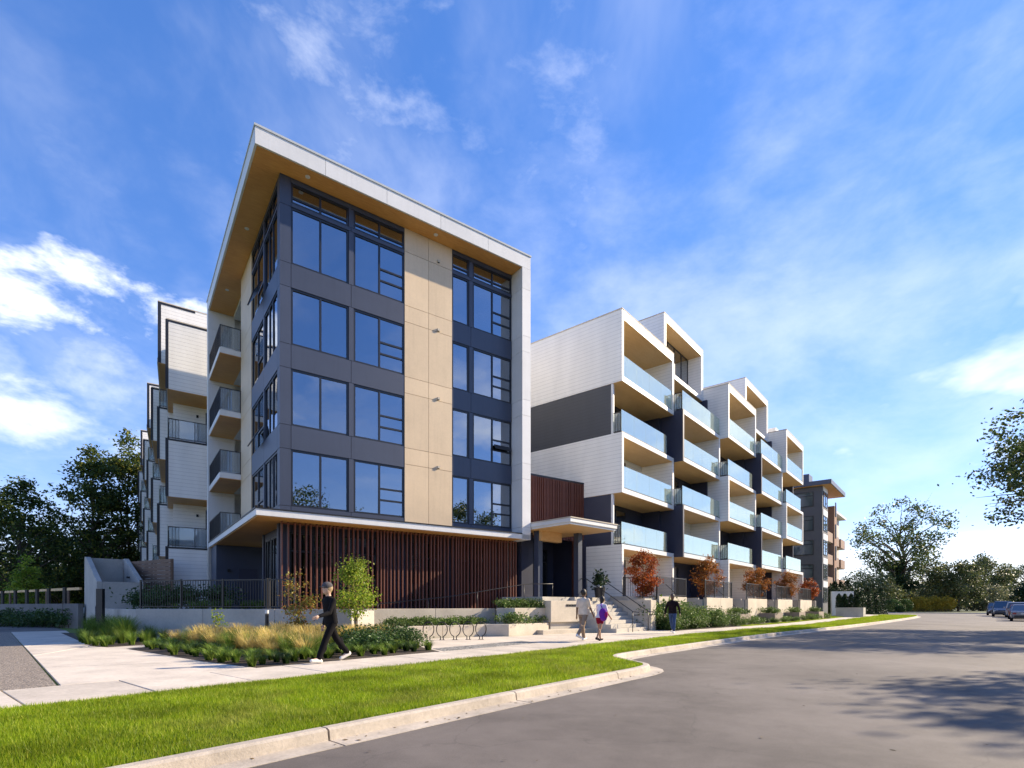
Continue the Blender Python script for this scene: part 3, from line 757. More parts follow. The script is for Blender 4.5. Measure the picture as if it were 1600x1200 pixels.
# brown vertical slats, one by one
rs = random.Random(11)
sm = MB().box(-.024,.024,-.075,.075,1.07,4.392).mesh('slat', m_slat)
xs = .06; widths = []
while xs < 10.9:
    inst('slat', sm, (xs, -.02+rs.choice((0,0,.03)), 0), TW)
    xs += rs.choice((.135,.16,.16,.185,.185,.21,.235))
MB().box(.05,10.9,-.05,.05,4.30,4.34).obj('slat_rail', m_slat, TW)
MB().box(.05,10.9,.058,.10,1.09,1.14).obj('slat_rail', m_slat, TW)

# ------------------------------------------------------------------ entrance link and canopy
LK = thing('entrance_link', 'brown slatted upper storey above the recessed main entrance', 'building', (-8.66,20.0,0), AX_T)
MB().box(11.25,16.75,1.14,9,4.9,8.1).obj('upper_wall', m_navy, LK)
MB().box(11.2,16.8,1.0,1.12,8.1,8.2).obj('slat_cap', m_black, LK)
sm2 = MB().box(-.025,.025,-.06,.06,4.85,8.12).mesh('slat', m_slat)
xs = 11.3
while xs < 16.8:
    inst('slat', sm2, (xs, 1.06, 0), LK); xs += rs.choice((.10,.12,.14))
MB().box(11.2,17.2,4.2,4.4,1.66,4.9).obj('entrance_wall', m_navy, LK)
window(LK, FRONT, 12.4, 15.4, 1.68, 4.5, [(1,[.75]),(1,[.75]),(1,[.75])], 3.0, glass=m_glass_dk, name='entrance_door')
MB().box(11.2,12.4,3.0,3.2,1.66,4.9).obj('entrance_wall', m_navy, LK)
MB().box(15.4,17.2,3.0,3.2,1.66,4.9).obj('entrance_wall', m_navy, LK)
MB().box(12.4,15.4,3.0,3.2,4.5,4.9).obj('entrance_wall', m_navy, LK)
MB().box(11.19,11.9,-.1,3.0,1.1,4.9).obj('entrance_wall', m_navy, LK)
for k in range(5): inst('slat', MATS.setdefault('_s3', MB().box(-.03,.03,-.1,.1,1.66,4.88).mesh('slat', m_slat)), (15.9+k*.19, 1.3, 0), LK)
CN = thing('entrance_canopy', 'white edged entrance canopy with warm timber soffit on two columns', 'canopy', (2.62,24.05,0), 43)
MB().box(0,3.5,0,3.9,5.02,5.20).obj('canopy_roof', m_white_smooth, CN, bevel=.01)
MB().box(.06,3.44,.06,3.84,4.93,5.018).obj('canopy_edge', m_white_smooth, CN)
MB().box(.12,3.38,.12,3.84,4.90,4.929).obj('soffit', m_soffit2, CN)
MB().box(-.02,3.53,-.03,3.95,5.205,5.25).obj('roof_flashing', m_conc_l, CN)
MB().box(.5,2.0,2.3,2.6,4.42,4.898).obj('drop_beam', m_soffit2, CN)
for u, Y in ((841,26.35),(903,27.2)):
    c = AT(u, Y); M_ = Matrix.Rotation(-R(43),3,'Z') @ (Vector((c[0],c[1],0))-Vector((2.62,24.05,0)))
    MB().box(M_.x-.15,M_.x+.15,M_.y-.15,M_.y+.15,1.62,4.898).obj('column', m_slate, CN)

# ------------------------------------------------------------------ stepped balcony wings
FL = [1.65,4.56,7.60,10.62,13.62,16.66]
def wing_bay(T, mp, k, x0, x1, yf, even, m_side, m_sideR, m_rec, first=False, last=False, lod=False, deep=9.0, sidegap=.6, wt=.2, m_soff=m_soffit2, trim=None, endopen=False, pset=1.25):
    w_ = x1-x0
    def bx(name, a,b,c,d,e,f,mat,par=None): return MB().box(*mp(a,b,c,d,e,f)).obj(name, mat, par or T)
    def balustrade(z, xa, xb, left_open, right_open):
        fr = MB(); fr.box(*mp(xa,xb,yf+.03,yf+.07,z+.03,z+.07))
        n = 3 if lod else 4
        for q in range(n+1):
            xx = xa+(xb-xa-.03)*q/n; fr.box(*mp(xx,xx+.025,yf+.075,yf+.10,z,z+.9))
        if left_open:
            fr.box(*mp(xa,xa+.03,yf+.1,yf+left_open,z+1.08,z+1.12)); fr.box(*mp(xa,xa+.03,yf+.1,yf+left_open,z+.06,z+.09))
            for q in range(4): yy = yf+.1+(left_open-.12)*q/3; fr.box(*mp(xa,xa+.02,yy,yy+.02,z,z+1.1))
        if right_open:
            fr.box(*mp(xb-.03,xb,yf+.1,yf+right_open,z+1.06,z+1.10))
            for q in range(4): yy = yf+.1+(right_open-.12)*q/3; fr.box(*mp(xb-.03,xb-.01,yy,yy+.02,z,z+1.1))
        o = fr.obj('balustrade', m_black, T)
        for q in range(n):
            a = xa+(xb-xa)*q/n; b = xa+(xb-xa)*(q+1)/n
            MB().box(*mp(a+.008,b-.008,yf+.045,yf+.057,z-.06,z+1.22)).obj('glass_panel', m_rail_glass, o)
        if left_open: MB().box(*mp(xa+.01,xa+.018,yf+.12,yf+left_open-.02,z+.1,z+1.06)).obj('glass_panel', m_clear_glass, o)
    def door(z0, z1, yb):
        a = x0+w_*.10; b = x0+w_*.62
        fr = MB(); 
        for xx in (a,(2*a+b)/3,(a+2*b)/3,b): fr.box(*mp(xx-.035,xx+.035,yb-.06,yb-.002,z0,z1))
        fr.box(*mp(a,b,yb-.06,yb-.002,z1-.07,z1)); fr.box(*mp(a,b,yb-.06,yb-.002,z0,z0+.06))
        o = fr.obj('sliding_door', m_frame, T)
        for q in range(3):
            p = a+(b-a)*q/3; MB().box(*mp(p+.036,p+(b-a)/3-.036,yb-.03,yb-.02,z0+.061,z1-.071)).obj('pane', m_glass, o)
        bx('door_reveal', a+.04,b-.04,yb-.018,yb-.003,z0+.06,z1-.07,m_frame)
    levels = range(5)
    for i in levels:
        boxlev = (i % 2 == 1) if even else (i % 2 == 0)
        z0 = FL[i]; z1 = FL[i+1]
        top5 = (i == 4 and not even)
        if top5: z1 = 17.25
        yb = yf+2.1
        if boxlev:
            zb = z0-.24 if i > 0 else z0-.60
            bx('box_wall', x0,x0+wt,yf,deep if (first or not even) else yb+.3,zb,z1 if top5 else z1-.001,m_side)
            bx('box_wall', x1-wt,x1,yf,yb+.3,zb,z1 if top5 else z1-.001,m_sideR)
            if i > 0:
                bx('box_floor', x0+wt,x1-wt,yf,yb,z0-.24,z0,m_white_smooth)
                bx('box_soffit', x0+.03,x1-.03,yf+.03,yb,z0-.262,z0-.242,m_soff)
            else: bx('patio_floor', x0+wt,x1-wt,yf,yb,z0-.3,z0,m_conc)
            th = .5 if top5 else .24
            bx('box_top', x0+wt,x1-wt,yf,yb+.3,z1-th,z1-.001,m_white_smooth)
            bx('ceiling_soffit', x0+wt,x1-wt,yf+.02,yb,z1-th-.022,z1-th-.002,m_soff)
            if i > 0: balustrade(z0, x0+wt+.02, x1-wt-.02, 0, 0)
            bx('back_wall', x0+wt,x1-wt,yb,yb+.2,z0,z1-th,m_white if not even else m_white)
            door(z0+.02, z1-th-.25, yb)
            if top5:
                bx('parapet_cap', x0-.02,x1+.02,yf-.02,deep+.02,17.252,17.31,m_conc_l)
            if trim:
                bx('edge_trim', x0-.012,x0-.001,yf-.02,yf+.09,zb,z1,trim); bx('edge_trim', x0,x1,yf-.012,yf-.001,zb,zb+.2,trim)
                bx('edge_trim', x0-.012,x0-.001,yf+.09,yf+2.4,z1-.11,z1-.01,trim); bx('edge_trim', x0-.012,x0+.05,yf-.06,yf-.013,zb,z1,trim)
        else:
            yb2 = yf+2.1
            bx('recess_back_wall', x0+.02,x1-.02,yb2,yb2+.2,z0,z1-.25,m_rec)
            door(z0+.02, z1-.5, yb2)
            if i > 0: balustrade(z0, x0+.02, x1-(.95 if not even else .02), sidegap, 0)
            if first:
                bx('end_wall', x0,x0+.2,yf+.66,deep,z0,z1-.262 if i < 4 else z1,m_charcoal if i == 3 else m_navy)
                bx('corner_post', x0-.004,x0+.12,yf+.54,yf+.66,z0,z1-.27,m_white_smooth)
            elif endopen:
                bx('recess_side_wall', x0+2.3,x0+2.5,yf+.3,5.0,z0,z1-.262,m_rec)
                bx('balcony_floor', x0,x0+2.3,yb2,5.0,z0-.24,z0-.002,m_white_smooth)
                fr = MB(); fr.box(*mp(x0+.02,x0+.05,yf+.05,3.0,z0+1.1,z0+1.14)); fr.box(*mp(x0+.02,x0+.05,yf+.05,3.0,z0+.05,z0+.08))
                for q in range(4): fr.box(*mp(x0+.02,x0+.06,yf+.05+1.3*q,yf+.09+1.3*q,z0,z0+1.1))
                o = fr.obj('balustrade', m_black, T)
                for q in range(3): MB().box(*mp(x0+.03,x0+.04,yf+.10+1.3*q,yf+1.34+1.3*q,z0+.085,z0+1.09)).obj('glass_panel', m_clear_glass, o)
                o = bx('end_door', x0+2.25,x0+2.298,yf+2.0,yf+3.2,z0+.02,z1-.5,m_frame)
                MB().box(*mp(x0+2.235,x0+2.249,yf+2.08,yf+3.12,z0+.1,z1-.58)).obj('pane', m_glass_dk, o)
                bx('wall_light', x0+2.2,x0+2.299,yf+1.5,yf+1.62,z0+2.1,z0+2.25,m_black)
            else:
                bx('recess_side_wall', x0+.005,x0+.18,yf+.66,yb2,z0,z1-.262,m_rec)
            bx('recess_side_wall', x1-.18,x1-.005,yf+.9,yb2,z0,z1-.262,m_rec)
            if i == 0: bx('patio_floor', x0,x1,yf,yb2,z0-.3,z0,m_conc)
    if even:      # set-back top storey
        yp = yf+pset; z0, z1 = FL[5], 20.15; t_ = .34
        bx('penthouse_floor', x0,x1,yp-.05,yp+6,z0-.3,z0-.02,m_white_smooth)
        bx('penthouse_soffit', x0+.02,x1-.02,yp,yp+1.2,z0-.322,z0-.302,m_soff)
        bx('penthouse_wall', x0,x0+t_,yp,yp+6,z0-.018,z1,m_white); bx('penthouse_wall', x1-t_,x1,yp,yp+6,z0-.018,z1,m_white)
        bx('penthouse_roof', x0+t_,x1-t_,yp,yp+6,z1-.46,z1-.002,m_white_smooth)
        bx('penthouse_cap', x0-.02,x1+.02,yp-.02,yp+6,z1+.002,z1+.06,m_conc_l)
        bx('penthouse_lining', x0+t_,x1-t_,yp+.02,yp+1.0,z1-.482,z1-.462,m_soff)
        bx('penthouse_sill', x0+t_,x1-t_,yp+.5,yp+1.2,z0-.018,z0+.25,m_white_smooth)
        if trim: bx('edge_trim', x0-.012,x0-.001,yp-.02,yp+.16,z0-.3,z1,trim); bx('edge_trim', x0-.012,x0-.001,yp+.16,yp+2.0,z1-.14,z1,trim)
        a, b = x0+t_, x1-t_; yw = yp+1.0
        fr = MB(); nn = 5
        for q in range(nn+1): xx = a+(b-a)*q/nn; fr.box(*mp(max(a,xx-.04),min(b,xx+.04),yw,yw+.08,z0+.25,z1-.49))
        fr.box(*mp(a,b,yw,yw+.08,z0+.25,z0+.31)); fr.box(*mp(a,b,yw,yw+.08,z1-.55,z1-.49)); fr.box(*mp(b-(b-a)/nn,b,yw,yw+.08,z0+.9,z0+.96))
        o = fr.obj('window', m_frame, T)
        for q in range(nn): MB().box(*mp(a+(b-a)*q/nn+.041,a+(b-a)*(q+1)/nn-.041,yw+.03,yw+.04,z0+.312,z1-.552)).obj('pane', m_glass, o)
        bx('penthouse_core', x0+t_,x1-t_,yw+.6,yp+6,z0,z1-.47,m_dark_int)

WG = thing('apartment_wing', 'long white wing of checkerboard balconies with glass balustrades and navy recesses', 'building', (5.93,28.9,0), AX_W)
OFF = [0,.6,1.2,1.62,1.95]; PITCH = 6.86
for k in range(5):
    ev = k % 2 == 1
    wing_bay(WG, FRONT, k, k*PITCH+.004*k, (k+1)*PITCH+.004*k, -OFF[k], ev, m_navy if ev else m_white, m_white, m_navy, first=(k == 0), last=(k == 4), lod=k > 1, deep=9.0)
MB().box(.22,5*PITCH-.2,2.35,9.0,1.0,16.6).obj('core_wall', m_navy, WG)
MB().box(.0,.2,2.45,9.0,.8,1.04).obj('end_wall', m_white, WG)
MB().box(-.07,-.003,2.25,9.0,1.64,4.95).obj('dark_panel', m_navy, WG)
MB().box(4*PITCH+2.5,5*PITCH-.3,-OFF[4]+1.5,8,17.25,18.4).obj('roof_block', m_white_smooth, WG)
LW = thing('apartment_wing', 'rear left wing of shaded white stepped boxes seen past the corner block', 'building', (-8.66,20.0,0), AX_T)
LMAP = lambda x0,x1,y0,y1,z0,z1: (y0,y1,x0,x1,z0,z1)
lb = [(14.3,18.6),(18.6,26.1),(26.1,33.8),(33.8,41.4),(41.4,49.0),(49.0,56.6),(56.6,64.2),(64.2,71.8)]
loff = [2.8,3.02,3.10,3.16,3.24,3.32,3.40,3.46]
for k,(a,b) in enumerate(lb):
    before = set(bpy.data.objects)
    wing_bay(LW, LMAP, k, a+.004*k, b, -loff[k], k % 2 == 1, m_white, m_white, m_white, first=False, lod=True, deep=4.0, m_soff=m_soffit, trim=m_black, endopen=(k == 0), pset=0.0)
    for o in set(bpy.data.objects)-before:      # saw-tooth plan: each bay turns inwards from its leading edge
        for v in o.data.vertices: v.co.x += .065*(v.co.y-a)
MB().box(-.6,6,14.6,71.6,1.0,16.6).obj('core_wall', m_white, LW)

# ------------------------------------------------------------------ patios of the street wing: walls, steps, fences
def wp(x, y): 
    p = Vector((5.93,28.9))+Vector((E1.x,E1.y))*x+Vector((E2.x,E2.y))*y
    return (p.x, p.y)
names = ['first','second','third','fourth','fifth']
for k in range(5):
    PD = (1.55,1.45,1.3,1.2,1.1)[k]; y0 = -OFF[k]-PD; xa = k*PITCH+(1.25 if k == 0 else .15); xb = k*PITCH+5.1; xc = (k+1)*PITCH+.1
    struct(MB().prism([wp(k*PITCH+.0,y0+.24), wp(xb+.2,y0+.24), wp(xb+.2,-OFF[k]-.01), wp(k*PITCH+.0,-OFF[k]-.01)], .2, 1.62).obj('patio', m_conc))
    t = thing('patio_wall', 'pale concrete patio wall below the %s balcony stack from the entrance' % names[k], 'wall', (0,0,0), 0, 'patio walls along the wing')
    L = xb-xa; nn_ = 2
    for j in range(nn_):
        p = xa+L*j/nn_+.005; q = xa+L*(j+1)/nn_-.005
        MB().prism([wp(p,y0), wp(q,y0), wp(q,y0+.22), wp(p,y0+.22)], -.1, 1.74).obj('wall_segment', m_conc_l, t, bevel=.012)
    MB().prism([wp(xc-.05,y0), wp(xc+.14,y0), wp(xc+.14,-OFF[k]), wp(xc-.05,-OFF[k])], -.1, 1.72).obj('stair_cheek', m_conc, t, bevel=.012)
    t = thing('patio_steps', 'concrete steps up to the patio of the %s balcony stack' % names[k], 'steps', (0,0,0), 0, 'patio steps along the wing')
    for j in range(7):
        MB().prism([wp(xb+.21,y0-.1+j*(PD/7)), wp(xc-.06,y0-.1+j*(PD/7)), wp(xc-.06,-OFF[k]-.02), wp(xb+.21,-OFF[k]-.02)], j*.232+(.002 if j else -.1), (j+1)*.232).obj('step', m_conc, t)
    rail('handrail', 'black sloping handrail on the patio steps of the %s balcony stack' % names[k],
         [(*wp(xb+.3,-OFF[k]-.1),2.55), (*wp(xb+.3,y0-.12),1.12), (*wp(xb+.3,y0-.35),1.1)], .022, [((*wp(xb+.3,y0-.2),1.12),-.05)], 'handrails on the patio steps')
    picket_fence('picket_fence', 'black picket fence on the patio wall of the %s balcony stack' % names[k], wp(xa,y0+.11), wp(xb+.1,y0+.11), 1.73, 1.10, .125, 'patio fences')
picket_fence('picket_fence', 'black fence return beside the white end wall and reddish shrub', wp(.05,-.05), wp(1.2,-1.42), 1.62, 1.15, .125)

# ------------------------------------------------------------------ foliage
def leaf_quads(C, L, W, rng, up=.25):
    n = len(C)
    a = rng.normal(size=(n,3)); a[:,2] *= .7; a /= np.linalg.norm(a,axis=1)[:,None]
    b = rng.normal(size=(n,3)); b -= (b*a).sum(1)[:,None]*a; b /= np.linalg.norm(b,axis=1)[:,None]
    l = (L*rng.uniform(.65,1.25,n))[:,None]; w_ = l*W
    V = np.empty((n,4,3)); V[:,0] = C-a*l*.5; V[:,1] = C+b*w_*.5-a*l*.05; V[:,2] = C+a*l*.5; V[:,3] = C-b*w_*.5-a*l*.05
    return V.reshape(-1,3), np.arange(n*4).reshape(-1,4)
def crown_points(rng, ncl, R, z0, z1, shape):
    out = []
    while len(out) < ncl:
        p = rng.uniform(-1,1,3)
        r = np.linalg.norm(p)
        if r > 1 or r < .25: continue
        if rng.random() > r**1.2+.12: continue
        h = (p[2]+1)/2
        if shape == 'cone': s = 1.15*(1-h)**.75+.06
        elif shape == 'column': s = .55+.6*math.sin(math.pi*min(1,h*.9+.12))
        elif shape == 'vase': s = .45+.65*h
        else: s = 1
        hx = math.hypot(p[0],p[1])
        if shape in ('cone',) and hx > .98: continue
        out.append((p[0]*R*s, p[1]*R*s, z0+(z1-z0)*h))
    return np.array(out)
def make_tree(name, label, cat, loc, H, base, R_, ncl, nleaf, ls, mleaf, seed, shape='round', tr=.18, clr=.26, group=None, branches=26, flat=.7, W=.55, lean=(0,0), trunk_mat=None, multi=1):
    rng = np.random.default_rng(seed)
    t = thing(name, label, cat, loc, 0, group)
    C = crown_points(rng, ncl, R_, base+.05*(H-base), H-.02*H, shape)
    C[:,0] += lean[0]*(C[:,2]/H); C[:,1] += lean[1]*(C[:,2]/H)
    cr = clr*R_*rng.uniform(.55,1.25,ncl)
    wts = cr**2; cnt = np.maximum(6,(nleaf*wts/wts.sum()).astype(int))
    idx = np.repeat(np.arange(ncl), cnt)
    d = rng.normal(size=(len(idx),3))*.52; d[:,2] *= flat
    pts = C[idx]+d*cr[idx][:,None]
    pts[:,2] = np.maximum(pts[:,2], .04)
    V, F = leaf_quads(pts, ls, W, rng)
    # trunk and limbs
    mb = MB(); topz = base+(H-base)*.72
    for q in range(multi):
        ox, oy = (0,0) if multi == 1 else (rng.uniform(-1,1)*tr*2.5, rng.uniform(-1,1)*tr*2.5)
        tp = []
        for k in range(7):
            f = k/6; tp.append((ox+lean[0]*f*.72+rng.normal()*tr*.35*(k > 0)+ox*f*2, oy+lean[1]*f*.72+rng.normal()*tr*.35*(k > 0)+oy*f*2, -.08+(topz+.08)*f))
        mb.tube(tp, [tr*(1.35 if k == 0 else 1)*(1-.80*k/6) for k in range(7)], 8)
        sel = np.argsort(-cr)[:branches] if multi == 1 else rng.choice(ncl, max(2,branches//multi), replace=False)
        for c in sel:
            e = Vector(C[c]); hz = min(max(base*.75, e.z-.55*math.hypot(e.x,e.y)-.1*H), topz*.96); f = (hz+.08)/(topz+.08)*6; i0 = min(5,int(f)); s = Vector(tp[i0]).lerp(Vector(tp[i0+1]), f-i0)
            r0 = tr*(1-.8*f/6)*.55
            m1 = s.lerp(e,.4)+Vector((0,0,.06*(e-s).length)); m2 = s.lerp(e,.75)+Vector((rng.normal(),rng.normal(),0))*.04*(e-s).length
            mb.tube([s,m1,m2,e], [r0,r0*.7,r0*.4,r0*.12], 5, False)
            for _ in range(2):
                e2 = e+Vector(rng.normal(size=3)*cr[c]*.8); mb.tube([m2,m2.lerp(e2,.55)+Vector((0,0,.03)),e2], [r0*.35,r0*.22,r0*.06], 4, False)
    mb.obj('trunk', trunk_mat or m_bark, t, smooth=True)
    o = bpy.data.objects.new('crown', np_mesh('crown', V, F, mleaf)); link(o, t)
    return t
def copy_thing(src, loc, rz=0, scale=1.0, label=None):
    r = src.copy(); COL.objects.link(r); r.location = loc; r.rotation_euler = (0,0,rz); r.scale = (scale,)*3
    if label: r['label'] = label
    for ch in src.children:
        c = ch.copy(); COL.objects.link(c); c.parent = r
    return r
def at_h(u, v, Y): return CAMH+(V0-v)/F_PX*Y

# trees beyond the left wing
gl_ = 'tall trees beyond the left path'
make_tree('deciduous_tree', 'tall dark tree with open crown beyond the wooden screen', 'tree', AT(146,62,-.3), 21.0, 2.6, 4.9, 130, 9500, .40, m_dkleaf, 21, 'cone', .32, .20, gl_, 34)
make_tree('deciduous_tree', 'tallest tree with yellowing top beside the shaded rear wing', 'tree', AT(200,66,-.3), 23.4, 2.6, 5.2, 140, 11000, .40, m_dkleaf, 22, 'cone', .32, .20, gl_, 34)
make_tree('deciduous_tree', 'rounded dark tree standing apart above the low fenced wall', 'tree', AT(30,56,-.3), 15.4, 1.6, 5.4, 110, 8500, .38, m_dkleaf, 23, 'cone', .26, .21, gl_, 30)
make_tree('deciduous_tree', 'dark tree partly cut by the edge past the rounded tree', 'tree', AT(-38,60,-.3), 13.5, 2.0, 4.8, 60, 7000, .42, m_dkleaf, 24, 'round', .26, .30, gl_, 22)
make_tree('deciduous_tree', 'lower dark tree filling the gap between two tall trees', 'tree', AT(92,70,-.3), 13.0, .6, 4.6, 80, 9000, .42, m_dkleaf, 25, 'round', .22, .32, gl_, 22)
make_tree('understory_tree', 'dark understory thicket tree behind the stair enclosure', 'tree', AT(160,74,-.3), 9.0, .2, 5.2, 80, 8500, .42, m_dkleaf, 26, 'round', .16, .34, gl_, 16)
make_tree('understory_tree', 'dense dark undergrowth tree beside the rear wing foot', 'tree', AT(212,78,-.3), 9.5, .2, 4.8, 70, 7000, .42, m_dkleaf, 27, 'round', .16, .34, gl_, 16)
make_tree('understory_tree', 'low dark thicket beyond the end of the path', 'tree', AT(50,82,-.3), 7.5, .1, 6.5, 80, 8000, .44, m_dkleaf, 28, 'round', .16, .34, gl_, 14)
make_tree('understory_tree', 'low dark thicket at the far left of the path', 'tree', AT(-30,72,-.3), 6.5, .1, 5.5, 60, 6000, .42, m_dkleaf, 29, 'round', .16, .34, gl_, 14)
make_tree('young_tree', 'sunlit lime green young tree before the dark thicket', 'tree', AT(42,46,-.1), 6.4, .6, 1.25, 40, 3600, .20, m_lime, 30, 'cone', .07, .42, None, 14)
make_tree('young_tree', 'small lime green sapling beside the sunlit young tree', 'tree', AT(24,44,-.1), 3.6, .4, .8, 22, 1500, .18, m_lime, 31, 'round', .05, .45, None, 8)
# small trees in the front bed
make_tree('sapling', 'small sapling with red and yellow turning leaves in the front bed', 'tree', AT(466,17.0,0), 2.45, .35, .62, 26, 1300, .075, m_redgrn, 32, 'vase', .022, .40, None, 16, W=.7)
make_tree('sapling', 'bright lime green young tree behind the walking person', 'tree', AT(556,17.2,0), 2.85, .85, .72, 40, 3800, .075, m_lime, 33, 'cone', .03, .42, None, 22, W=.7)
# reddish shrubs on the patios
for k,(x,hh,mm,lb) in enumerate(((.95,2.75,m_red,'tall deep red shrub beside the first balcony stack'),(9.3,2.9,m_orange,'brownish orange shrub behind the second patio fence'),(17.6,2.7,m_orange,'orange brown shrub before the third balcony stack'),(25.6,2.7,m_orange,'slender orange shrub by the fourth patio fence'),(33.6,2.6,m_red,'bright red shrub at the last patio fence'))):
    i_ = min(4,int(x//PITCH)); p = wp(x, -OFF[i_]-.75)
    make_tree('maple_shrub', lb, 'shrub', (p[0],p[1],1.60), hh, .12, .74 if k < 4 else .64, 46, 5200, .10, mm, 40+k, 'column', .03, .40, 'reddish shrubs on the patios', 14, W=.7)
# big street trees on the right-hand side
make_tree('street_tree', 'large street tree whose leafy branches reach over the road', 'tree', (35.3,29.2,-.1), 15.5, 4.4, 7.9, 170, 34000, .24, m_oak, 50, 'round', .30, .15, 'street trees across the road', 60, flat=.5)
make_tree('street_tree', 'street tree shading the road near the kerb opposite', 'tree', S(26.5,-11.8,-.1), 12.0, 4.4, 4.2, 100, 13000, .24, m_oak, 51, 'round', .26, .22, 'street trees across the road', 40, flat=.55)
make_tree('street_tree', 'street tree opposite the bicycle rings', 'tree', S(11,-10.5,-.1), 12.0, 3.6, 4.6, 70, 7000, .26, m_oak, 52, 'round', .24, .26, 'street trees across the road', 26)
make_tree('street_tree', 'street tree opposite the planted bed', 'tree', S(-5,-13,-.1), 11.0, 3.0, 4.4, 70, 7000, .26, m_oak, 53, 'round', .24, .26, 'street trees across the road', 26)
for k,(a,b,h) in enumerate(((63,-19,13.5),(80,-20,14.5))):
    make_tree('street_tree', ('street tree beyond the overhanging one, out past the kerb','street tree nearer the parked cars across the road')[k], 'tree', S(a,b,-.1), h, 2.6, 5.4, 90, 9000, .34, m_oak, 56+k, 'round', .26, .24, 'street trees across the road', 30)
# background at the end of the street
make_tree('deciduous_tree', 'big spreading tree with airy crown and ivy dark trunk', 'tree', AT(1408,112,-.3), 23.6, 4.2, 10.2, 115, 6500, .54, m_oak, 60, 'vase', .75, .16, None, 26, flat=.6)
make_tree('ivy_column', 'dark ivy mass wrapped round the big tree trunk', 'ivy', AT(1410,111,-.3), 11.5, .1, 2.0, 40, 4200, .46, m_cedar, 61, 'column', .1, .5, None, 4)
make_tree('garden_tree', 'pale green bushy tree beside the big ivy trunk', 'tree', AT(1441,116,-.3), 11.8, .4, 5.2, 80, 6500, .50, m_olive, 62, 'round', .16, .30, None, 18)
make_tree('garden_tree', 'yellow green low tree by the brick building', 'tree', AT(1366,104,-.3), 7.4, .3, 4.4, 60, 4600, .44, m_olive, 63, 'round', .12, .30, None, 14)
make_tree('garden_tree', 'dim low tree under the spreading crown', 'tree', AT(1346,108,-.3), 9.0, .3, 4.6, 60, 5000, .36, m_dkleaf, 64, 'round', .12, .30, None, 14)
gr_ = 'trees at the end of the street'
make_tree('deciduous_tree', 'olive and orange tinged tree above the clipped golden hedge', 'tree', AT(1497,112,-.3), 11.6, .5, 4.6, 85, 8000, .48, m_olive, 65, 'round', .22, .28, gr_, 20)
make_tree('deciduous_tree', 'taller olive tree behind the pale thicket', 'tree', AT(1538,126,-.3), 13.6, .5, 4.8, 85, 8000, .5, m_olive, 66, 'round', .22, .28, gr_, 20)
make_tree('deciduous_tree', 'distant tree above the parked cars', 'tree', AT(1583,150,-.3), 13.2, .5, 5.2, 80, 7000, .55, m_olive, 67, 'round', .22, .28, gr_, 20)
make_tree('thicket', 'pale silvery thicket at the road end', 'shrub', AT(1535,121,-.3), 6.2, .1, 5.4, 90, 8000, .42, m_pale, 68, 'round', .10, .28, gr_, 10)
make_tree('thicket', 'pale shrub mass left of the silvery thicket', 'shrub', AT(1470,124,-.3), 6.6, .1, 4.6, 70, 6000, .42, m_pale, 69, 'round', .10, .28, gr_, 10)
make_tree('thicket', 'dark conifer mass behind the parked cars', 'shrub', AT(1606,108,-.3), 6.4, .1, 3.4, 60, 5000, .40, m_cedar, 70, 'cone', .10, .30, gr_, 10)
for k,u in enumerate((1358,1392,1425,1455,1490,1520,1560,1600,1640)):
    make_tree('distant_tree', 'hazy distant tree %s behind the street end' % ('beside the brick building','between building and ivy trunk','behind the ivy trunk','behind the bushy garden tree','behind the olive tree','behind the silvery thicket','above the dark vehicle','above the red car','past the parked cars')[k], 'tree', AT(u,185,-.3), 7.5+(k*37%5)*.7, .1, 8.5, 60, 3200, .75, m_olive, 80+k, 'round', .2, .3, 'far trees closing the street', 8)
for k,u in enumerate((-60,-10,40,90,140,190,235)):
    make_tree('distant_tree', 'dark far tree %s' % ('past the thicket edge','behind the low thicket','behind the rounded tree','behind the lower dark tree','behind the open crowned tree','behind the tallest tree','behind the rear wing')[k], 'tree', AT(u,110,-.3), 9+(k*29%4)*.8, .1, 7.0, 55, 3200, .65, m_dkleaf, 95+k, 'round', .2, .32, 'far trees beyond the path', 8)

# clipped shapes
def leaf_shell(name, label, cat, loc, prof, nleaf, ls, mleaf, seed, group=None, core=None):
    """prof(rng,n) -> points; a dense clipped plant"""
    rng = np.random.default_rng(seed); t = thing(name, label, cat, loc, 0, group)
    V, F = leaf_quads(prof(rng, nleaf), ls, .5, rng)
    link(bpy.data.objects.new('foliage', np_mesh('foliage', V, F, mleaf)), t)
    if core: core().obj('stem', m_bark, t)
    return t
def ball(r):
    def f(rng, n):
        d = rng.normal(size=(n,3)); d /= np.linalg.norm(d,axis=1)[:,None]; p = d*(r*rng.uniform(.82,1.03,n))[:,None]; p[:,2] = p[:,2]*.85+r*.85; return p
    return f
def cyl(r, h):
    def f(rng, n):
        a = rng.uniform(0,2*math.pi,n); z = rng.uniform(0,1,n); rr = r*np.minimum(1,(1-z)*4.0)**.6*(1-.25*z)*rng.uniform(.0,1.0,n)**.5
        return np.stack([rr*np.cos(a), rr*np.sin(a), z*h+.03], 1)
    return f
def slabpts(L, D, h, ang):
    def f(rng, n):
        x = rng.uniform(-.5,.5,n)*L; y = rng.uniform(-.5,.5,n)*D; z = rng.uniform(0,1,n)**.6*h*(1+.12*np.sin(x*2.3)+.08*rng.normal(size=n))
        c, s = math.cos(ang), math.sin(ang)
        return np.stack([c*x-s*y, s*x+c*y, z], 1)
    return f
for k,(u,Y,r,lb) in enumerate(((1394,99,1.45,'clipped round boxwood nearer the curving walk'),(1412,104,1.55,'clipped round boxwood beside the golden hedge'),(1407,97,.8,'small grey green mound at the foot of the boxwoods'))):
    leaf_shell('boxwood', lb, 'shrub', AT(u,Y,-.05), ball(r), 3200, .22, m_tuft_dk, 110+k, None, lambda: MB().tube([(0,0,-.05),(0,0,.8)],.06,6))
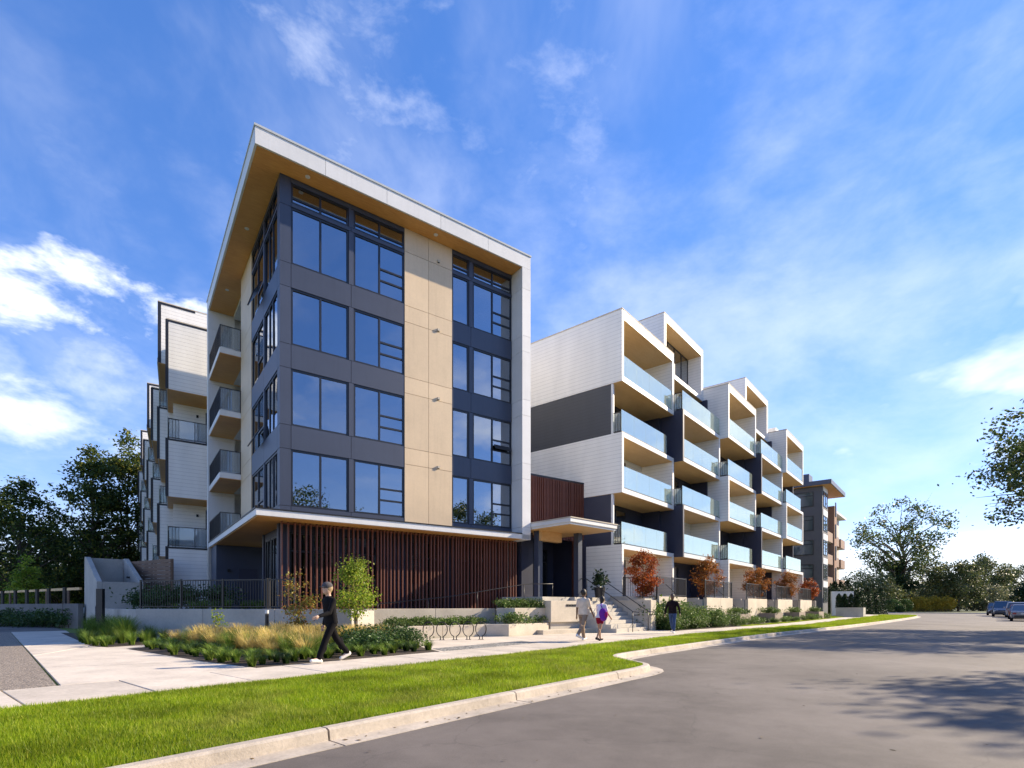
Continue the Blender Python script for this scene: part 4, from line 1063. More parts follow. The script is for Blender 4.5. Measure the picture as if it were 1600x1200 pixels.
leaf_shell('golden_hedge', 'long low golden yellow hedge at the road end', 'hedge', AT(1452,109,-.05), slabpts(9.6,2.4,2.7,0), 9000, .30, m_yellowh, 115, None, lambda: MB().box(-4.4,4.4,-.4,.4,-.05,.5))
rc = random.Random(8)
pc = []
for k in range(12): pc.append((1262+k*10.5+rc.uniform(-2,2), 64.5+k*1.2, rc.uniform(4.0,4.8) if k < 7 else rc.uniform(3.0,3.8)))
lc = ['beside the last patio fence','behind the white wall end','close to the last patio','in front of the brick recess','before the lowest brick balcony','behind the pale boundary wall','above the small potted cedars','past the boundary wall','before the yellow green tree','near the clipped boxwoods','by the boxwood mounds','at the hedge end']
for k,(u,Y,h) in enumerate(pc):
    leaf_shell('cedar', 'dark columnar cedar of the hedge '+lc[k], 'hedge tree', AT(u,Y,-.03), cyl(.85,h), 2400, .2, m_cedar, 120+k, 'columnar cedars along the hedge', lambda: MB().tube([(0,0,-.05),(0,0,1.6)],.05,6))
bw = thing('boundary_wall', 'pale boundary wall in front of the dark cedar hedge', 'wall')
a0 = Vector(AT(1300,63)[:2]); a1 = Vector(AT(1334,62.5)[:2]); nrm = Vector((0,.25))
MB().prism([a0,a1,a1+nrm,a0+nrm], -.1, 2.9).obj('wall_segment', m_white_smooth, bw)
bw = thing('boundary_planter', 'low grey planter wall holding small pointed cedars', 'planter')
a0 = Vector(AT(1306,58.5)[:2]); a1 = Vector(AT(1349,57)[:2])
MB().prism([a0,a1,a1+Vector((.9,1.0)),a0+Vector((.9,1.0))], -.1, 1.02).obj('planter_wall', m_conc, bw)
for k,u in enumerate((1311,1320,1330,1340)):
    leaf_shell('small_cedar', ('small pointed cedar at the wall end of the grey planter','small pointed cedar second from the wall end of the planter','small pointed cedar second from the hedge end of the planter','small pointed cedar at the hedge end of the grey planter')[k], 'shrub', AT(u,58.6,1.0), cyl(.36,1.5), 1600, .15, m_cedar, 140+k, 'small cedars in the grey planter', lambda: MB().tube([(0,0,-.05),(0,0,.6)],.03,6))

# ------------------------------------------------------------------ grasses and low planting
def tuft_mesh(name, n, h, r, wid, mat, seed, droop=.6, segs=3):
    rng = np.random.default_rng(seed); V = []; F = []
    for k in range(n):
        a = rng.uniform(0,2*math.pi); b = rng.uniform(0,.22)*r; L = h*rng.uniform(.6,1.1); out = r*rng.uniform(.25,1.0)
        px, py = b*math.cos(a+1), b*math.sin(a+1); w_ = wid*rng.uniform(.7,1.3); sx_, sy_ = -math.sin(a)*w_, math.cos(a)*w_
        base = len(V)
        for s in range(segs+1):
            f = s/segs; rr = out*f**1.6; z = L*(f-droop*.45*f**3); wf = 1-f*.92
            x, y = px+rr*math.cos(a), py+rr*math.sin(a)
            V += [(x+sx_*wf,y+sy_*wf,z),(x-sx_*wf,y-sy_*wf,z)]
        for s in range(segs): q = base+2*s; F.append((q,q+1,q+3,q+2))
    return np_mesh(name, np.array(V), np.array(F), mat)
gold_m = [tuft_mesh('blades', 210, .95, .70, .0075, m_gold, 200+k, 1.0) for k in range(4)]
green_m = [tuft_mesh('blades', 130, .40, .30, .011, m_tuft, 210+k, .7) for k in range(4)]
dark_m = [tuft_mesh('blades', 130, .42, .32, .012, m_tuft_dk, 220+k, .7) for k in range(3)]
thin_m = [tuft_mesh('blades', 260, .62, .38, .005, m_tuft, 230+k, .5) for k in range(3)]
def shrub_mesh(n, r, h, ls, mat, seed):
    rng = np.random.default_rng(seed); ncl = 9
    C = rng.normal(size=(ncl,3))*np.array([r*.5,r*.5,h*.18]); C[:,2] = h*.55+C[:,2]
    idx = rng.integers(0,ncl,n); p = C[idx]+rng.normal(size=(n,3))*np.array([r*.26,r*.26,h*.2]); p[:,2] = np.clip(p[:,2], .02, h*1.2)
    V, F = leaf_quads(p, ls, .55, rng); return np_mesh('foliage', V, F, mat)
shr_m = [shrub_mesh(520, .42, .40, .085, m_shrub, 240+k) for k in range(4)]
big_m = [shrub_mesh(2600, .80, .95, .10, m_shrub, 250+k) for k in range(3)]
dk_m = [shrub_mesh(800, .50, .50, .08, m_tuft_dk, 260+k) for k in range(3)]
stem_m = MB().tube([(0,0,-.04),(.01,0,.12)],.012,5).mesh('stem', m_bark)
rp_ = random.Random(17)
def plant(name, label, cat, me, loc, sc_=1.0, group=None, stem=False):
    if stem:
        t = thing(name, label, cat, loc, 0, group); t.rotation_euler = (0,0,rp_.uniform(0,6.28)); t.scale = (sc_,)*3
        link(bpy.data.objects.new('foliage', me), t); link(bpy.data.objects.new('stem', stem_m), t); return t
    o = bpy.data.objects.new(name, me); COL.objects.link(o); o.location = loc; o.rotation_euler = (0,0,rp_.uniform(0,6.28)); o.scale = (sc_,)*3
    return tag(o, label, cat, group)
def inside(p, poly):
    c = False; n = len(poly)
    for i in range(n):
        x0,y0 = poly[i][:2]; x1,y1 = poly[(i+1)%n][:2]
        if (y0 > p[1]) != (y1 > p[1]) and p[0] < (x1-x0)*(p[1]-y0)/(y1-y0)+x0: c = not c
    return c
BEDP = [pr1, S(5.03,10.95), S(9.85,10.95), (-4.35,18.9), (-5.7,18.6), (-9.3,19.3), AT(275,17.0), lerp(pr2,pr3,.05)]
pts_ = []
def scatter(n, poly, dmin, tries=6000):
    out = []; xs_ = [p[0] for p in poly]; ys_ = [p[1] for p in poly]
    for _ in range(tries):
        if len(out) >= n: break
        p = (rp_.uniform(min(xs_),max(xs_)), rp_.uniform(min(ys_),max(ys_)))
        if inside(p, poly) and all((p[0]-q[0])**2+(p[1]-q[1])**2 > dmin*dmin for q in out): out.append(p)
    return out
def edge_dist(p):
    q = (p[0]*E2.x+p[1]*E2.y)-10.95
    a = Vector(pr1[:2]); b = Vector(pr2[:2]); d = (b-a).normalized(); n_ = Vector((d.y,-d.x))
    return min(q, abs((Vector(p)-a).dot(n_)))
for p in scatter(250, BEDP, .33, 14000):
    e = edge_dist(p); az = math.atan2(p[0],p[1])
    u_ = U0+F_PX*p[0]/p[1]
    if e < 1.35:
        if e < .10: continue
        plant('liriope_tuft', 'low green grassy tuft edging the front bed', 'tuft', rp_.choice(green_m if rp_.random() < .7 else dark_m), (p[0],p[1],.0), rp_.uniform(.7,1.1), 'green tufts edging the front bed')
    elif rp_.random() < .36 and u_ < 520:
        plant('liriope_tuft', 'thin green grass tuft mixed into the golden clumps', 'tuft', rp_.choice(thin_m), (p[0],p[1],.0), rp_.uniform(.9,1.25), 'thin green tufts among the golden grass')
    elif u_ < 520 or (u_ < 610 and p[1] > 16.2 and rp_.random() < .7):
        plant('feather_grass', 'golden feathery grass clump in the front bed', 'ornamental grass', rp_.choice(gold_m), (p[0],p[1],.0), rp_.uniform(.7,1.3), 'golden grass clumps in the front bed')
    elif u_ > 560 and rp_.random() < .7:
        plant('low_shrub', 'dark green low shrub in the front bed', 'shrub', rp_.choice(dk_m), (p[0],p[1],0), rp_.uniform(.8,1.2), 'dark shrubs in the front bed', True)
    else:
        plant('liriope_tuft', 'dark green strappy tuft among the front bed', 'tuft', rp_.choice(dark_m), (p[0],p[1],.0), rp_.uniform(.9,1.3), 'dark tufts inside the front bed')
plant('young_stem_plant', 'single leafy stem rising from the golden grass', 'plant', shrub_mesh(150,.2,.7,.09,m_lime,270), AT(344,17.2,.35), 1.0, None, True)
for p in scatter(26, [lerp(pr2,pr3,.62), pr3, along(pr3,Vector((-.69,.72)),3), AT(196,20.6), AT(250,19.6), AT(262,17.9)], .5):
    plant('liriope_tuft', 'bright green tuft by the pale strip below the shaded wall', 'tuft', rp_.choice(green_m+thin_m), (p[0],p[1],0), rp_.uniform(.9,1.3), 'tufts below the shaded wall')
for k in range(16):
    p = along(pr3, Vector((-.69,.72)), 1.2+k*.75); p = (p[0]+.75+rp_.uniform(-.2,.6), p[1]+.5+rp_.uniform(-.1,.5))
    plant('path_grass', 'tall dim green grass clump along the shaded path', 'ornamental grass', rp_.choice(thin_m), (p[0],p[1],0), rp_.uniform(1.3,1.9), 'grass clumps along the shaded path')
for k in range(14):
    p = AT(-20+k*10+rp_.uniform(-4,4), 34-k*.3, -.02)
    plant('low_shrub', 'dark low shrub before the fenced wall', 'shrub', rp_.choice(dk_m), p, rp_.uniform(1.3,1.9), 'dark shrubs before the fenced wall', True)
# planting on the terrace behind the fence
for k in range(20):
    f = rp_.random(); p = (-14.0+f*4.4, 21.5-f*1.2+rp_.uniform(0,1.6))
    plant('terrace_grass', 'dim green grass clump behind the picket fence', 'ornamental grass', rp_.choice(thin_m), (p[0],p[1],1.07), rp_.uniform(.55,.9), 'grasses behind the picket fence')
for k in range(5):
    p = AT(238+k*22, 26.5-k*.5, 1.06)
    plant('round_shrub', ('dark terrace shrub directly before the timber screen','dark terrace shrub past the end of the timber screen','dark terrace shrub below the rear wing wall','dark terrace shrub between the wing wall and side door','dark terrace shrub by the recessed side door')[k], 'shrub', rp_.choice(big_m if False else dk_m), p, 1.9, 'dark shrubs on the terrace', True)
# low planters
def line(p, q, n, jit):
    for k in range(n):
        f = (k+.5)/n; yield (p[0]+(q[0]-p[0])*f+rp_.uniform(-jit,jit), p[1]+(q[1]-p[1])*f+rp_.uniform(-jit,jit))
for p in list(line((-4.35,19.75),(-1.4,22.1),13,.12))+list(line((-4.7,19.95),(-1.2,22.5),11,.1)):
    plant('ground_cover_plant', 'leafy ground cover plant in the low planter by the bicycle rings', 'plant', rp_.choice(shr_m), (p[0],p[1],.43), rp_.uniform(.65,.9), 'ground cover in the low planter', True)
for p in list(line((-.5,22.2),(1.35,23.95),7,.1)):
    plant('ground_cover_plant', 'leafy plant on the lower planter block beside the sign', 'plant', rp_.choice(shr_m), (p[0],p[1]+.1,.47), rp_.uniform(.75,1.05), 'plants on the lower planter block', True)
for p in list(line((-.4,23.1),(1.2,24.3),8,.12))+list(line((-.4,23.6),(.9,24.5),5,.1)):
    plant('ground_cover_plant', 'leafy plant on the raised planter block beside the ramp', 'plant', rp_.choice(shr_m), (p[0],p[1],1.13), rp_.uniform(.7,.95), 'plants on the raised planter block', True)
# shrubs right of the steps
for k,(a,b,s) in enumerate(((26.3,12.4,1.0),(27.1,11.7,.8),(27.6,12.6,1.25),(28.3,11.6,.85),(28.9,12.3,1.1),(29.7,11.5,.8),(30.0,12.6,1.0),(30.8,11.8,.85),(31.6,12.3,.85),(32.3,11.5,.7),(33.1,12.0,.75),(26.0,11.4,.6))):
    plant('sprawling_shrub', 'sprawling sunlit green shrub between the steps and patio planters', 'shrub', rp_.choice(big_m), S(a,b+shf(a)*.6,0), s*1.25, 'sprawling shrubs beside the steps', True)
for k in range(26):
    a = 26+k*.31*4.2 if k < 8 else 34.5+(k-8)*1.45
    b = (11.3+shf(a)*.75+rp_.uniform(-.25,.3)) if k < 8 else 9.75+rp_.uniform(-.1,.5)+(.5 if a < 40 else 0)
    plant('frontage_shrub', 'rounded yellow green shrub massed along the patio frontage', 'shrub', rp_.choice(big_m), S(a,b,0), rp_.uniform(.45,.75) if a < 34.5 else rp_.uniform(.26,.42), 'shrubs massed along the patio frontage', True)
for k,(a,b) in enumerate(((26.5,12.7),(27.0,12.9),(28.0,13.0))):
    plant('tall_grass', 'tall upright green grass against the patio wall', 'ornamental grass', rp_.choice(thin_m), S(a,b,0), 2.4, 'tall grasses by the patio wall')
pp = thing('potted_plant', 'dark green potted plant at the top of the steps', 'plant', AT(937,26.9,1.65))
MB().tube([(0,0,-.01),(0,0,.5)],[.22,.28],14).obj('pot', m_black, pp)
link(bpy.data.objects.new('foliage', shrub_mesh(420,.36,.9,.16,m_cedar,280)), pp).location = (0,0,.4)
# planter boxes
for k,(a,lb) in enumerate(((35.6,'square concrete planter box closest to the sprawling shrubs'),(42.2,'square concrete planter box second from the sprawling shrubs'),(48.8,'square concrete planter box third from the sprawling shrubs'),(55.2,'square concrete planter box farthest from the sprawling shrubs'))):
    pb_ = (10.65,10.2,9.95,9.65)[k]
    t = thing('planter_box', lb, 'planter', S(a,pb_,0), AX_W, 'planter boxes along the walk')
    mb = MB(); mb.box(0,2.3,0,.12,-.05,.68); mb.box(0,2.3,1.0,1.12,-.05,.68); mb.box(0,.12,.121,.999,-.05,.68); mb.box(2.18,2.3,.121,.999,-.05,.68)
    mb.obj('planter_wall', surf('planter_concrete%d'%k,(.26,.21,.17),.85,.2,2,.3,30), t); MB().box(.121,2.179,.121,.999,.0,.60).obj('soil', m_soil, t)
    for q in range(4):
        pt = S(a+.4+q*.5, pb_+.55, .6)
        plant('planter_shrub', 'bushy green plant growing in a concrete planter box', 'plant', rp_.choice(shr_m), pt, rp_.uniform(.9,1.3), 'plants in the planter boxes', True)
    for q in range(7):
        pt = S(a+2.5+q*.6, pb_+.35+rp_.uniform(-.4,.5), 0)
        plant('low_shrub', 'low yellow green plant between the planter boxes', 'plant', rp_.choice(shr_m), pt, rp_.uniform(.7,1.2), 'low plants between the planter boxes', True)

# lawns: uncountable blades
def lawn(name, label, poly_ab, dens, h, wd, seed):
    rng = np.random.default_rng(seed)
    P_ = []
    for (a0,a1,b0,b1,d_,hs_) in poly_ab:
        n = int((a1-a0)*(b1-b0)*d_); a = rng.uniform(a0,a1,n); b = rng.uniform(b0,b1,n)
        kb = np.interp(a, [q[0] for q in KR], [q[1] for q in KR])
        tt_ = np.clip((a-21)/21,0,1); b = b-1.5*tt_*tt_*(3-2*tt_) if b0 >= 9 else b
        ok = ((b > kb+.005) & (b < 8.985-1.5*tt_*tt_*(3-2*tt_))) if b0 < 9 else np.ones(n,bool)
        P_.append(np.stack([a[ok], b[ok], np.full(ok.sum(), hs_)], 1))
    P_ = np.concatenate(P_); n = len(P_)
    x = P_[:,0]*E1.x+P_[:,1]*E2.x; y = P_[:,0]*E1.y+P_[:,1]*E2.y; s = P_[:,2]
    hh = h*rng.uniform(.55,1.25,n)*np.sqrt(s)*(1+.25*np.sin(x*1.7+y*.6)*np.sin(y*1.3-x*.4)); ww = wd*rng.uniform(.7,1.3,n)*s
    an = rng.uniform(0,2*np.pi,n); la = rng.uniform(0,2*np.pi,n); ln = hh*rng.uniform(.05,.75,n)
    V = np.empty((n,3,3)); 
    V[:,0] = np.stack([x-ww*np.cos(an), y-ww*np.sin(an), np.full(n,-.032)],1)
    V[:,1] = np.stack([x+ww*np.cos(an), y+ww*np.sin(an), np.full(n,-.032)],1)
    V[:,2] = np.stack([x+ln*np.cos(la), y+ln*np.sin(la), hh-.03],1)
    o = bpy.data.objects.new(name, np_mesh(name, V.reshape(-1,3), np.arange(n*3).reshape(-1,3), m_blade)); COL.objects.link(o)
    return tag(o, label, 'grass', None, 'stuff')
lawn('lawn', 'bright green mown lawn strip between sidewalk and kerb', [(-3.5,6,5.05,8.985,5200,1.0),(6,13,5.0,8.985,3200,1.25),(13,26,6.6,8.985,1700,1.7),(26,48,4.4,8.985,800,2.6),(48,84,3.4,8.985,320,4.0)], 0, .062, .0042, 300)
lawn('lawn', 'narrow far lawn strip between the walk and planter boxes', [(34.2,58,10.83,11.3,700,2.4),(58,84,10.83,13,250,3.5)], 0, .06, .004, 301)

# fallen leaves and grit on the road and in the gutter
rng = np.random.default_rng(404); n = 420
a_ = np.concatenate([rng.uniform(1,40,150), rng.uniform(0,45,270)]); b_ = np.concatenate([rng.uniform(-6,4.4,150), np.interp(a_[150:], [q[0] for q in KR], [q[1] for q in KR])-rng.uniform(.17,.40,270)])
C_ = np.stack([a_*E1.x+b_*E2.x, a_*E1.y+b_*E2.y, np.full(n, ROADZ+.016)], 1)
V_, F_ = leaf_quads(C_, .06, .6, rng); V_[:,2] = ROADZ+.014+(V_[:,2]-(ROADZ+.016))*.18
o = bpy.data.objects.new('fallen_leaves', np_mesh('fallen_leaves', V_, F_, leafm('fallen_leaf',(.06,.035,.015),(.16,.10,.03),(.25,.18,.05),.1))); COL.objects.link(o)
tag(o, 'scattered dry fallen leaves on the road and gutter', 'leaves', None, 'stuff')

# ------------------------------------------------------------------ far brick building
m_brick = None
def mk_brick():
    m, t, b = new_mat('brick')
    co = N(t, 'ShaderNodeTexCoord'); br = N(t, 'ShaderNodeTexBrick'); setin(br, Scale=4.5)
    br.inputs['Color1'].default_value = (.26,.12,.07,1); br.inputs['Color2'].default_value = (.20,.09,.055,1); br.inputs['Mortar'].default_value = (.30,.24,.19,1)
    mp = N(t, 'ShaderNodeMapping'); mp.inputs['Rotation'].default_value = (R(90),0,0); t.links.new(co.outputs['Object'], mp.inputs[0]); t.links.new(mp.outputs[0], br.inputs['Vector'])
    t.links.new(br.outputs[0], b.inputs['Base Color']); setin(b, Roughness=.85); return m
m_brick = mk_brick()
m_fwood = surf('balcony_wood', (.24,.14,.085), .6, .2, 3, stretch=(1,1,6))
FB = thing('apartment_building', 'four storey dark grey and brick building with overhanging roof beyond the wing', 'building', AT(1285,62.5,0), AX_W)
MB().box(.0,3.4,.0,11,.0,15.2).obj('grey_wall', surf('far_grey',(.075,.075,.085),.6,.08,1), FB)
MB().box(3.42,4.6,.5,11,.0,15.2).obj('tan_wall', surf('far_tan',(.42,.34,.27),.6,.08,1), FB)
MB().box(4.62,9.2,1.7,11,.0,15.0).obj('brick_wall', m_brick, FB)
MB().box(9.22,11.0,.2,11,.0,14.2).obj('brick_wall', m_brick, FB)
MB().box(11.02,21.0,1.4,11,.0,13.8).obj('pale_wall', surf('far_pale',(.50,.44,.36),.6,.1,1), FB)
MB().box(-.6,9.4,-1.0,11.5,15.25,15.75).obj('roof', m_slate, FB)
MB().box(-.5,9.3,-.9,11.5,15.205,15.248).obj('soffit', m_soffit, FB)
MB().box(10.5,22,.6,11,13.9,14.2).obj('roof', m_white_smooth, FB)
rb = MB().box(6.4,8.6,2.6,5.5,15.86,18.2).obj('roof_plant_screen', m_slate, FB)
for k in range(7): MB().box(8.61,8.75,2.6,5.5,16.1+k*.28,16.2+k*.28).obj('louvre', m_conc, rb)
LX = lambda s0,s1,d0,d1,z0,z1: (d0,d1,s0,s1,z0,z1)
for z in (12.9,10.05,7.2,4.35,1.6):
    window(FB, LX, .9, 4.6, z, z+1.75, [(3,[.72]),(.9,[.3,.72])], -.06, .09, m_far_glass)
    window(FB, LX, 6.0, 9.4, z, z+1.75, [(3,[.72]),(.9,[.3,.72])], -.06, .09, m_far_glass)
    window(FB, FRONT, .5, 2.9, z, z+1.75, [(1,[.72]),(1,[.3])], -.06, .09, m_far_glass)
    MB().box(.35,3.05,-.05,-.002,z+1.8,z+2.5).obj('spandrel', m_white_smooth, FB)
    MB().box(9.7,10.3,.12,.198,z,z+1.8).obj('window', m_frame, FB)
    if z < 12 and z > 2:
        for (xa,xb,yf_) in ((5.2,9.1,.4),(11.3,14.4,.5),(16,19.5,.5)):
            b_ = MB().box(xa,xb,yf_,yf_+1.5,z-.75,z-.55).obj('balcony', m_conc, FB)
            MB().box(xa,xb,yf_-.06,yf_-.001,z-.72,z+.5).obj('balcony_front', m_fwood, b_); MB().box(xa-.06,xa-.001,yf_,yf_+1.5,z-.72,z+.5).obj('balcony_side', m_fwood, b_)

# ------------------------------------------------------------------ left side: stair enclosure, timber screen, fenced wall
SE = thing('stair_enclosure', 'grey concrete stair enclosure with sloping side walls', 'stairwell', (-20.6,26.6,0), 44)
def cheek(x): 
    pr = [(0,.0),(0,2.45),(4.4,3.95),(5.0,3.95),(5.0,.0)]
    v = [(x,p[0],p[1]) for p in pr]+[(x+.22,p[0],p[1]) for p in pr]; n = 5
    return MB().add(v, [tuple(range(n)), tuple(range(2*n-1,n-1,-1))]+[(i,n+i,n+(i+1)%n,(i+1)%n) for i in range(n)])
cheek(0).obj('side_wall', m_conc, SE, bevel=.012); cheek(1.75).obj('side_wall', m_conc, SE, bevel=.012)
MB().box(.222,1.748,.02,.22,0,2.44).obj('front_wall', m_conc, SE); MB().box(.222,1.748,4.78,4.99,0,3.93).obj('back_wall', m_conc, SE)
MB().box(1.60,1.748,2.6,2.72,2.75,2.85).obj('wall_light', m_black, SE)
a0 = Vector(AT(193,31.2)[:2]); a1 = Vector(AT(267,28.9)[:2]); L_ = (a1-a0).length
TS = thing('timber_screen', 'weathered brown timber screen of horizontal boards', 'screen', (a0.x,a0.y,1.05), math.degrees(math.atan2((a1-a0).y,(a1-a0).x)))
m_board = wood('weathered_board', (.14,.085,.055), (.26,.17,.115), (.6,6,9), 4, .8)
for k in range(13): MB().box(0,L_,-.02+.006*(k%2),.02,.06+k*.205,.06+k*.205+.19).obj('board', m_board, TS)
for k in range(4): MB().box(L_*k/3-.05,L_*k/3+.05,.022,.12,-.05,2.72).obj('post', m_board, TS)
LWl = wall_run('garden_wall', 'low grey concrete wall with black posts along the shaded path', 'wall', [AT(-60,44), AT(122,29.4)], -.1, 1.35, .25, surf('shade_toned_concrete',(.16,.15,.14),.85,.2,1,.3,30), 3.2)  # concrete colour darkened to carry the shade lying on this wall
gp = 'black posts on the garden wall'
for k,u in enumerate((-20,4,24,42,58,76,101)):
    Y = 44+(29.4-44)*((u+60)/182)-.3
    t = thing('fence_post', 'short black post at the garden wall, %s from the stair enclosure' % ('seventh','sixth','fifth','fourth','third','second','first')[k], 'post', AT(u,Y,0), 0, gp)
    MB().box(-.07,.07,-.07,.07,-.1,2.25).obj('post_body', m_black, t); MB().box(-.085,.085,-.085,.085,2.251,2.29).obj('post_cap', m_black, t)
wr = thing('timber_rail', 'pale timber rail above the garden wall', 'rail')
pa = Vector(AT(-60,46)); pb = Vector(AT(124,31)); dv = (pb-pa).normalized(); nv = Vector((-dv.y,dv.x,0))*.12
MB().prism([(pa.x,pa.y),(pb.x,pb.y),(pb.x+nv.x,pb.y+nv.y),(pa.x+nv.x,pa.y+nv.y)], 2.15, 2.30).obj('beam', m_soffit2, wr)
for k in range(7):
    q = pa.lerp(pb,(k+.5)/7)+Vector((nv.x,nv.y,0))*.5; MB().box(q.x-.05,q.x+.05,q.y-.05,q.y+.05,-.1,2.149).obj('support', m_board, wr)
GPp = thing('gate_post', 'black gate post with sloping handrail beside the stair enclosure', 'post', AT(157,22.6,0))
MB().box(-.13,.13,-.08,.08,-.05,1.95).obj('post_body', m_black, GPp)
MB().tube([(-.1,.1,1.72),(-.9,1.2,1.62),(-1.9,2.2,1.20)], .028, 8).obj('handrail', m_black, GPp, smooth=True)
MB().tube([(-1.9,2.2,1.22),(-1.9,2.2,-.02)], .026, 8).obj('handrail_post', m_black, GPp, smooth=True)

# ------------------------------------------------------------------ across the street (seen in the window reflections)
OB = thing('opposite_building', 'plain low apartment block across the street', 'building', S(-26,-34,0), AX_W)
MB().box(0,60,-14,0,-.2,11.5).obj('wall', surf('opp_wall',(.30,.27,.23),.7,.1,.5), OB); MB().box(-.5,60.5,-14.5,.5,11.51,12.1).obj('roof', m_slate, OB)
for z in (1.2,4.6,8.0):
    for k in range(12): MB().box(1.5+k*4.8,4.0+k*4.8,.002,.06,z,z+1.9).obj('window', m_frame, OB)
SLm = thing('street_lamp', 'grey curved arm street lamp across the road', 'lamp', S(36,-10.2,-.02), AX_W)
MB().tube([(0,0,0),(0,0,6.5),(0,.25,7.4),(0,.9,7.9),(0,1.9,8.0)], [.09,.06,.05,.05,.045], 8).obj('pole', m_black, SLm, smooth=True)
MB().ell((0,2.2,7.97), (.14,.42,.08)).obj('lamp_head', m_conc, SLm, smooth=True)

# ------------------------------------------------------------------ parked cars
m_tyre = surf('tyre', (.012,.012,.012), .9, .1, 5); m_rim = surf('rim', (.35,.36,.38), .3, .1, 5, metal=.8)
m_cglass = glassm('car_glass', .14, (.10,.11,.12), (.8,.85,.9), .0)
m_rlamp = surf('tail_lamp', (.30,.012,.012), .25, .05, 5); m_hlamp = surf('head_lamp', (.65,.67,.70), .15, .05, 5)
def paint(n, c): 
    m = surf(n, c, .28, .03, 1, fine=.01, spec=.6); m.node_tree.nodes['Principled BSDF'].inputs['Coat Weight'].default_value = .7; return m
def car(name, label, loc, rz, col, kind='sedan'):
    t = thing(name, label, 'car' if kind != 'pickup' else 'truck', loc, rz, 'cars parked along the far kerb')
    Lc, Wc = (4.6,1.8) if kind == 'sedan' else ((4.6,1.86) if kind == 'suv' else (5.5,1.95))
    h1, h2 = {'sedan':(.92,1.45),'suv':(1.05,1.72),'pickup':(1.12,1.88)}[kind]
    def ring(x, w_, z0, z1, r=.12):
        w_ /= 2; return [(x,-w_,z0+r),(x,-w_+r*.4,z0),(x,w_-r*.4,z0),(x,w_,z0+r),(x,w_+.015,(z0+z1)/2),(x,w_-.02,z1-r*.6),(x,w_-r,z1),(x,-w_+r,z1),(x,-w_+.02,z1-r*.6),(x,-w_-.015,(z0+z1)/2)]
    xs_ = [(-Lc/2,Wc*.86,.42,h1*.86),(-Lc/2+.12,Wc*.95,.30,h1*.95),(-Lc/2+.6,Wc,.24,h1),(0,Wc,.22,h1),(Lc/2-1.1,Wc,.24,h1*.98),(Lc/2-.35,Wc*.95,.28,h1*.88),(Lc/2-.06,Wc*.84,.34,h1*.76),(Lc/2,Wc*.76,.42,h1*.66)]
    MB().loft([ring(*q) for q in xs_]).obj('body', col, t, smooth=False, bevel=.02)
    if kind == 'sedan': cb = [(-1.75,h1),(-1.05,h2),(.45,h2),(1.25,h1)]
    elif kind == 'suv': cb = [(-2.15,h1),(-1.9,h2),(.55,h2),(1.3,h1)]
    else: cb = [(-.75,h1),(-.55,h2),(.75,h2),(1.45,h1)]
    wb, wt_ = Wc*.46, Wc*.38
    v = []
    for (x,z),w_ in zip(cb,(wb,wt_,wt_,wb)): v += [(x,-w_,z-.02),(x,w_,z-.02)]
    MB().add(v, [(0,1,3,2),(4,5,7,6),(0,2,4,6),(7,5,3,1),(0,6,7,1)]).obj('cabin_glass', m_cglass, t)
    MB().add([(cb[1][0]-.05,-wt_-.02,h2-.04),(cb[2][0]+.05,-wt_-.02,h2-.04),(cb[2][0]+.05,wt_+.02,h2-.04),(cb[1][0]-.05,wt_+.02,h2-.04),
              (cb[1][0]+.1,-wt_+.05,h2+.03),(cb[2][0]-.1,-wt_+.05,h2+.03),(cb[2][0]-.1,wt_-.05,h2+.03),(cb[1][0]+.1,wt_-.05,h2+.03)],
             [(0,3,2,1),(4,5,6,7),(0,1,5,4),(1,2,6,5),(2,3,7,6),(3,0,4,7)]).obj('roof', col, t)
    pl_ = MB()
    for s in (-1,1):
        for i in (0,2):
            pl_.tube([(cb[i][0],s*(wb if i == 0 else wt_),cb[i][1]-.02),(cb[i+1][0],s*(wt_ if i == 0 else wb),cb[i+1][1]-.02)], .04, 6)
        pl_.tube([((cb[1][0]+cb[2][0])/2,s*wt_,h2),((cb[0][0]+cb[3][0])/2,s*wb,h1)], .035, 6)
    pl_.obj('pillars', col, t)
    if kind == 'pickup':
        MB().box(-Lc/2+.05,-.8,-.93,-.80,h1-.05,h1+.12).obj('bed_side', col, t); MB().box(-Lc/2+.05,-.8,.80,.93,h1-.05,h1+.12).obj('bed_side', col, t)
    rw_ = .33 if kind != 'pickup' else .40
    for sx_ in (-1,1):
        for sy_ in (-1,1):
            x = sx_*Lc*.30; y = sy_*(Wc/2-.08)
            ty = MB().tube([(x,y-.11,rw_),(x,y+.11,rw_)], rw_, 20).obj('wheel', m_tyre, t)
            MB().tube([(x,y-.125,rw_),(x,y+.125,rw_)], rw_*.62, 14).obj('rim', m_rim, ty)
    for s in (-1,1):
        MB().box(-Lc/2-.01,-Lc/2+.10,s*Wc*.28,s*Wc*.42,h1*.66,h1*.82).obj('tail_lamp', m_rlamp, t); MB().box(Lc/2-.22,Lc/2-.02,s*Wc*.25,s*Wc*.40,h1*.60,h1*.72).obj('headlight', m_hlamp, t)
        MB().box(cb[3][0]-.45,cb[3][0]-.25,s*(Wc/2+.02),s*(Wc/2+.18),h1+.02,h1+.16).obj('mirror', col, t)
    MB().box(Lc/2-.06,Lc/2+.03,-Wc*.36,Wc*.36,.36,.52).obj('bumper', m_black, t); MB().box(-Lc/2-.03,-Lc/2+.06,-Wc*.36,Wc*.36,.36,.52).obj('bumper', m_black, t)
    MB().box(-Lc/2-.034,-Lc/2-.012,-.24,.24,.60,.72).obj('number_plate', m_white_smooth, t)
    return t
ZR = ROADZ
car('parked_car', 'silver hatchback parked foremost beside the far kerb', AT(1600,48,ZR), 47, paint('silver_paint',(.26,.26,.28)), 'sedan')
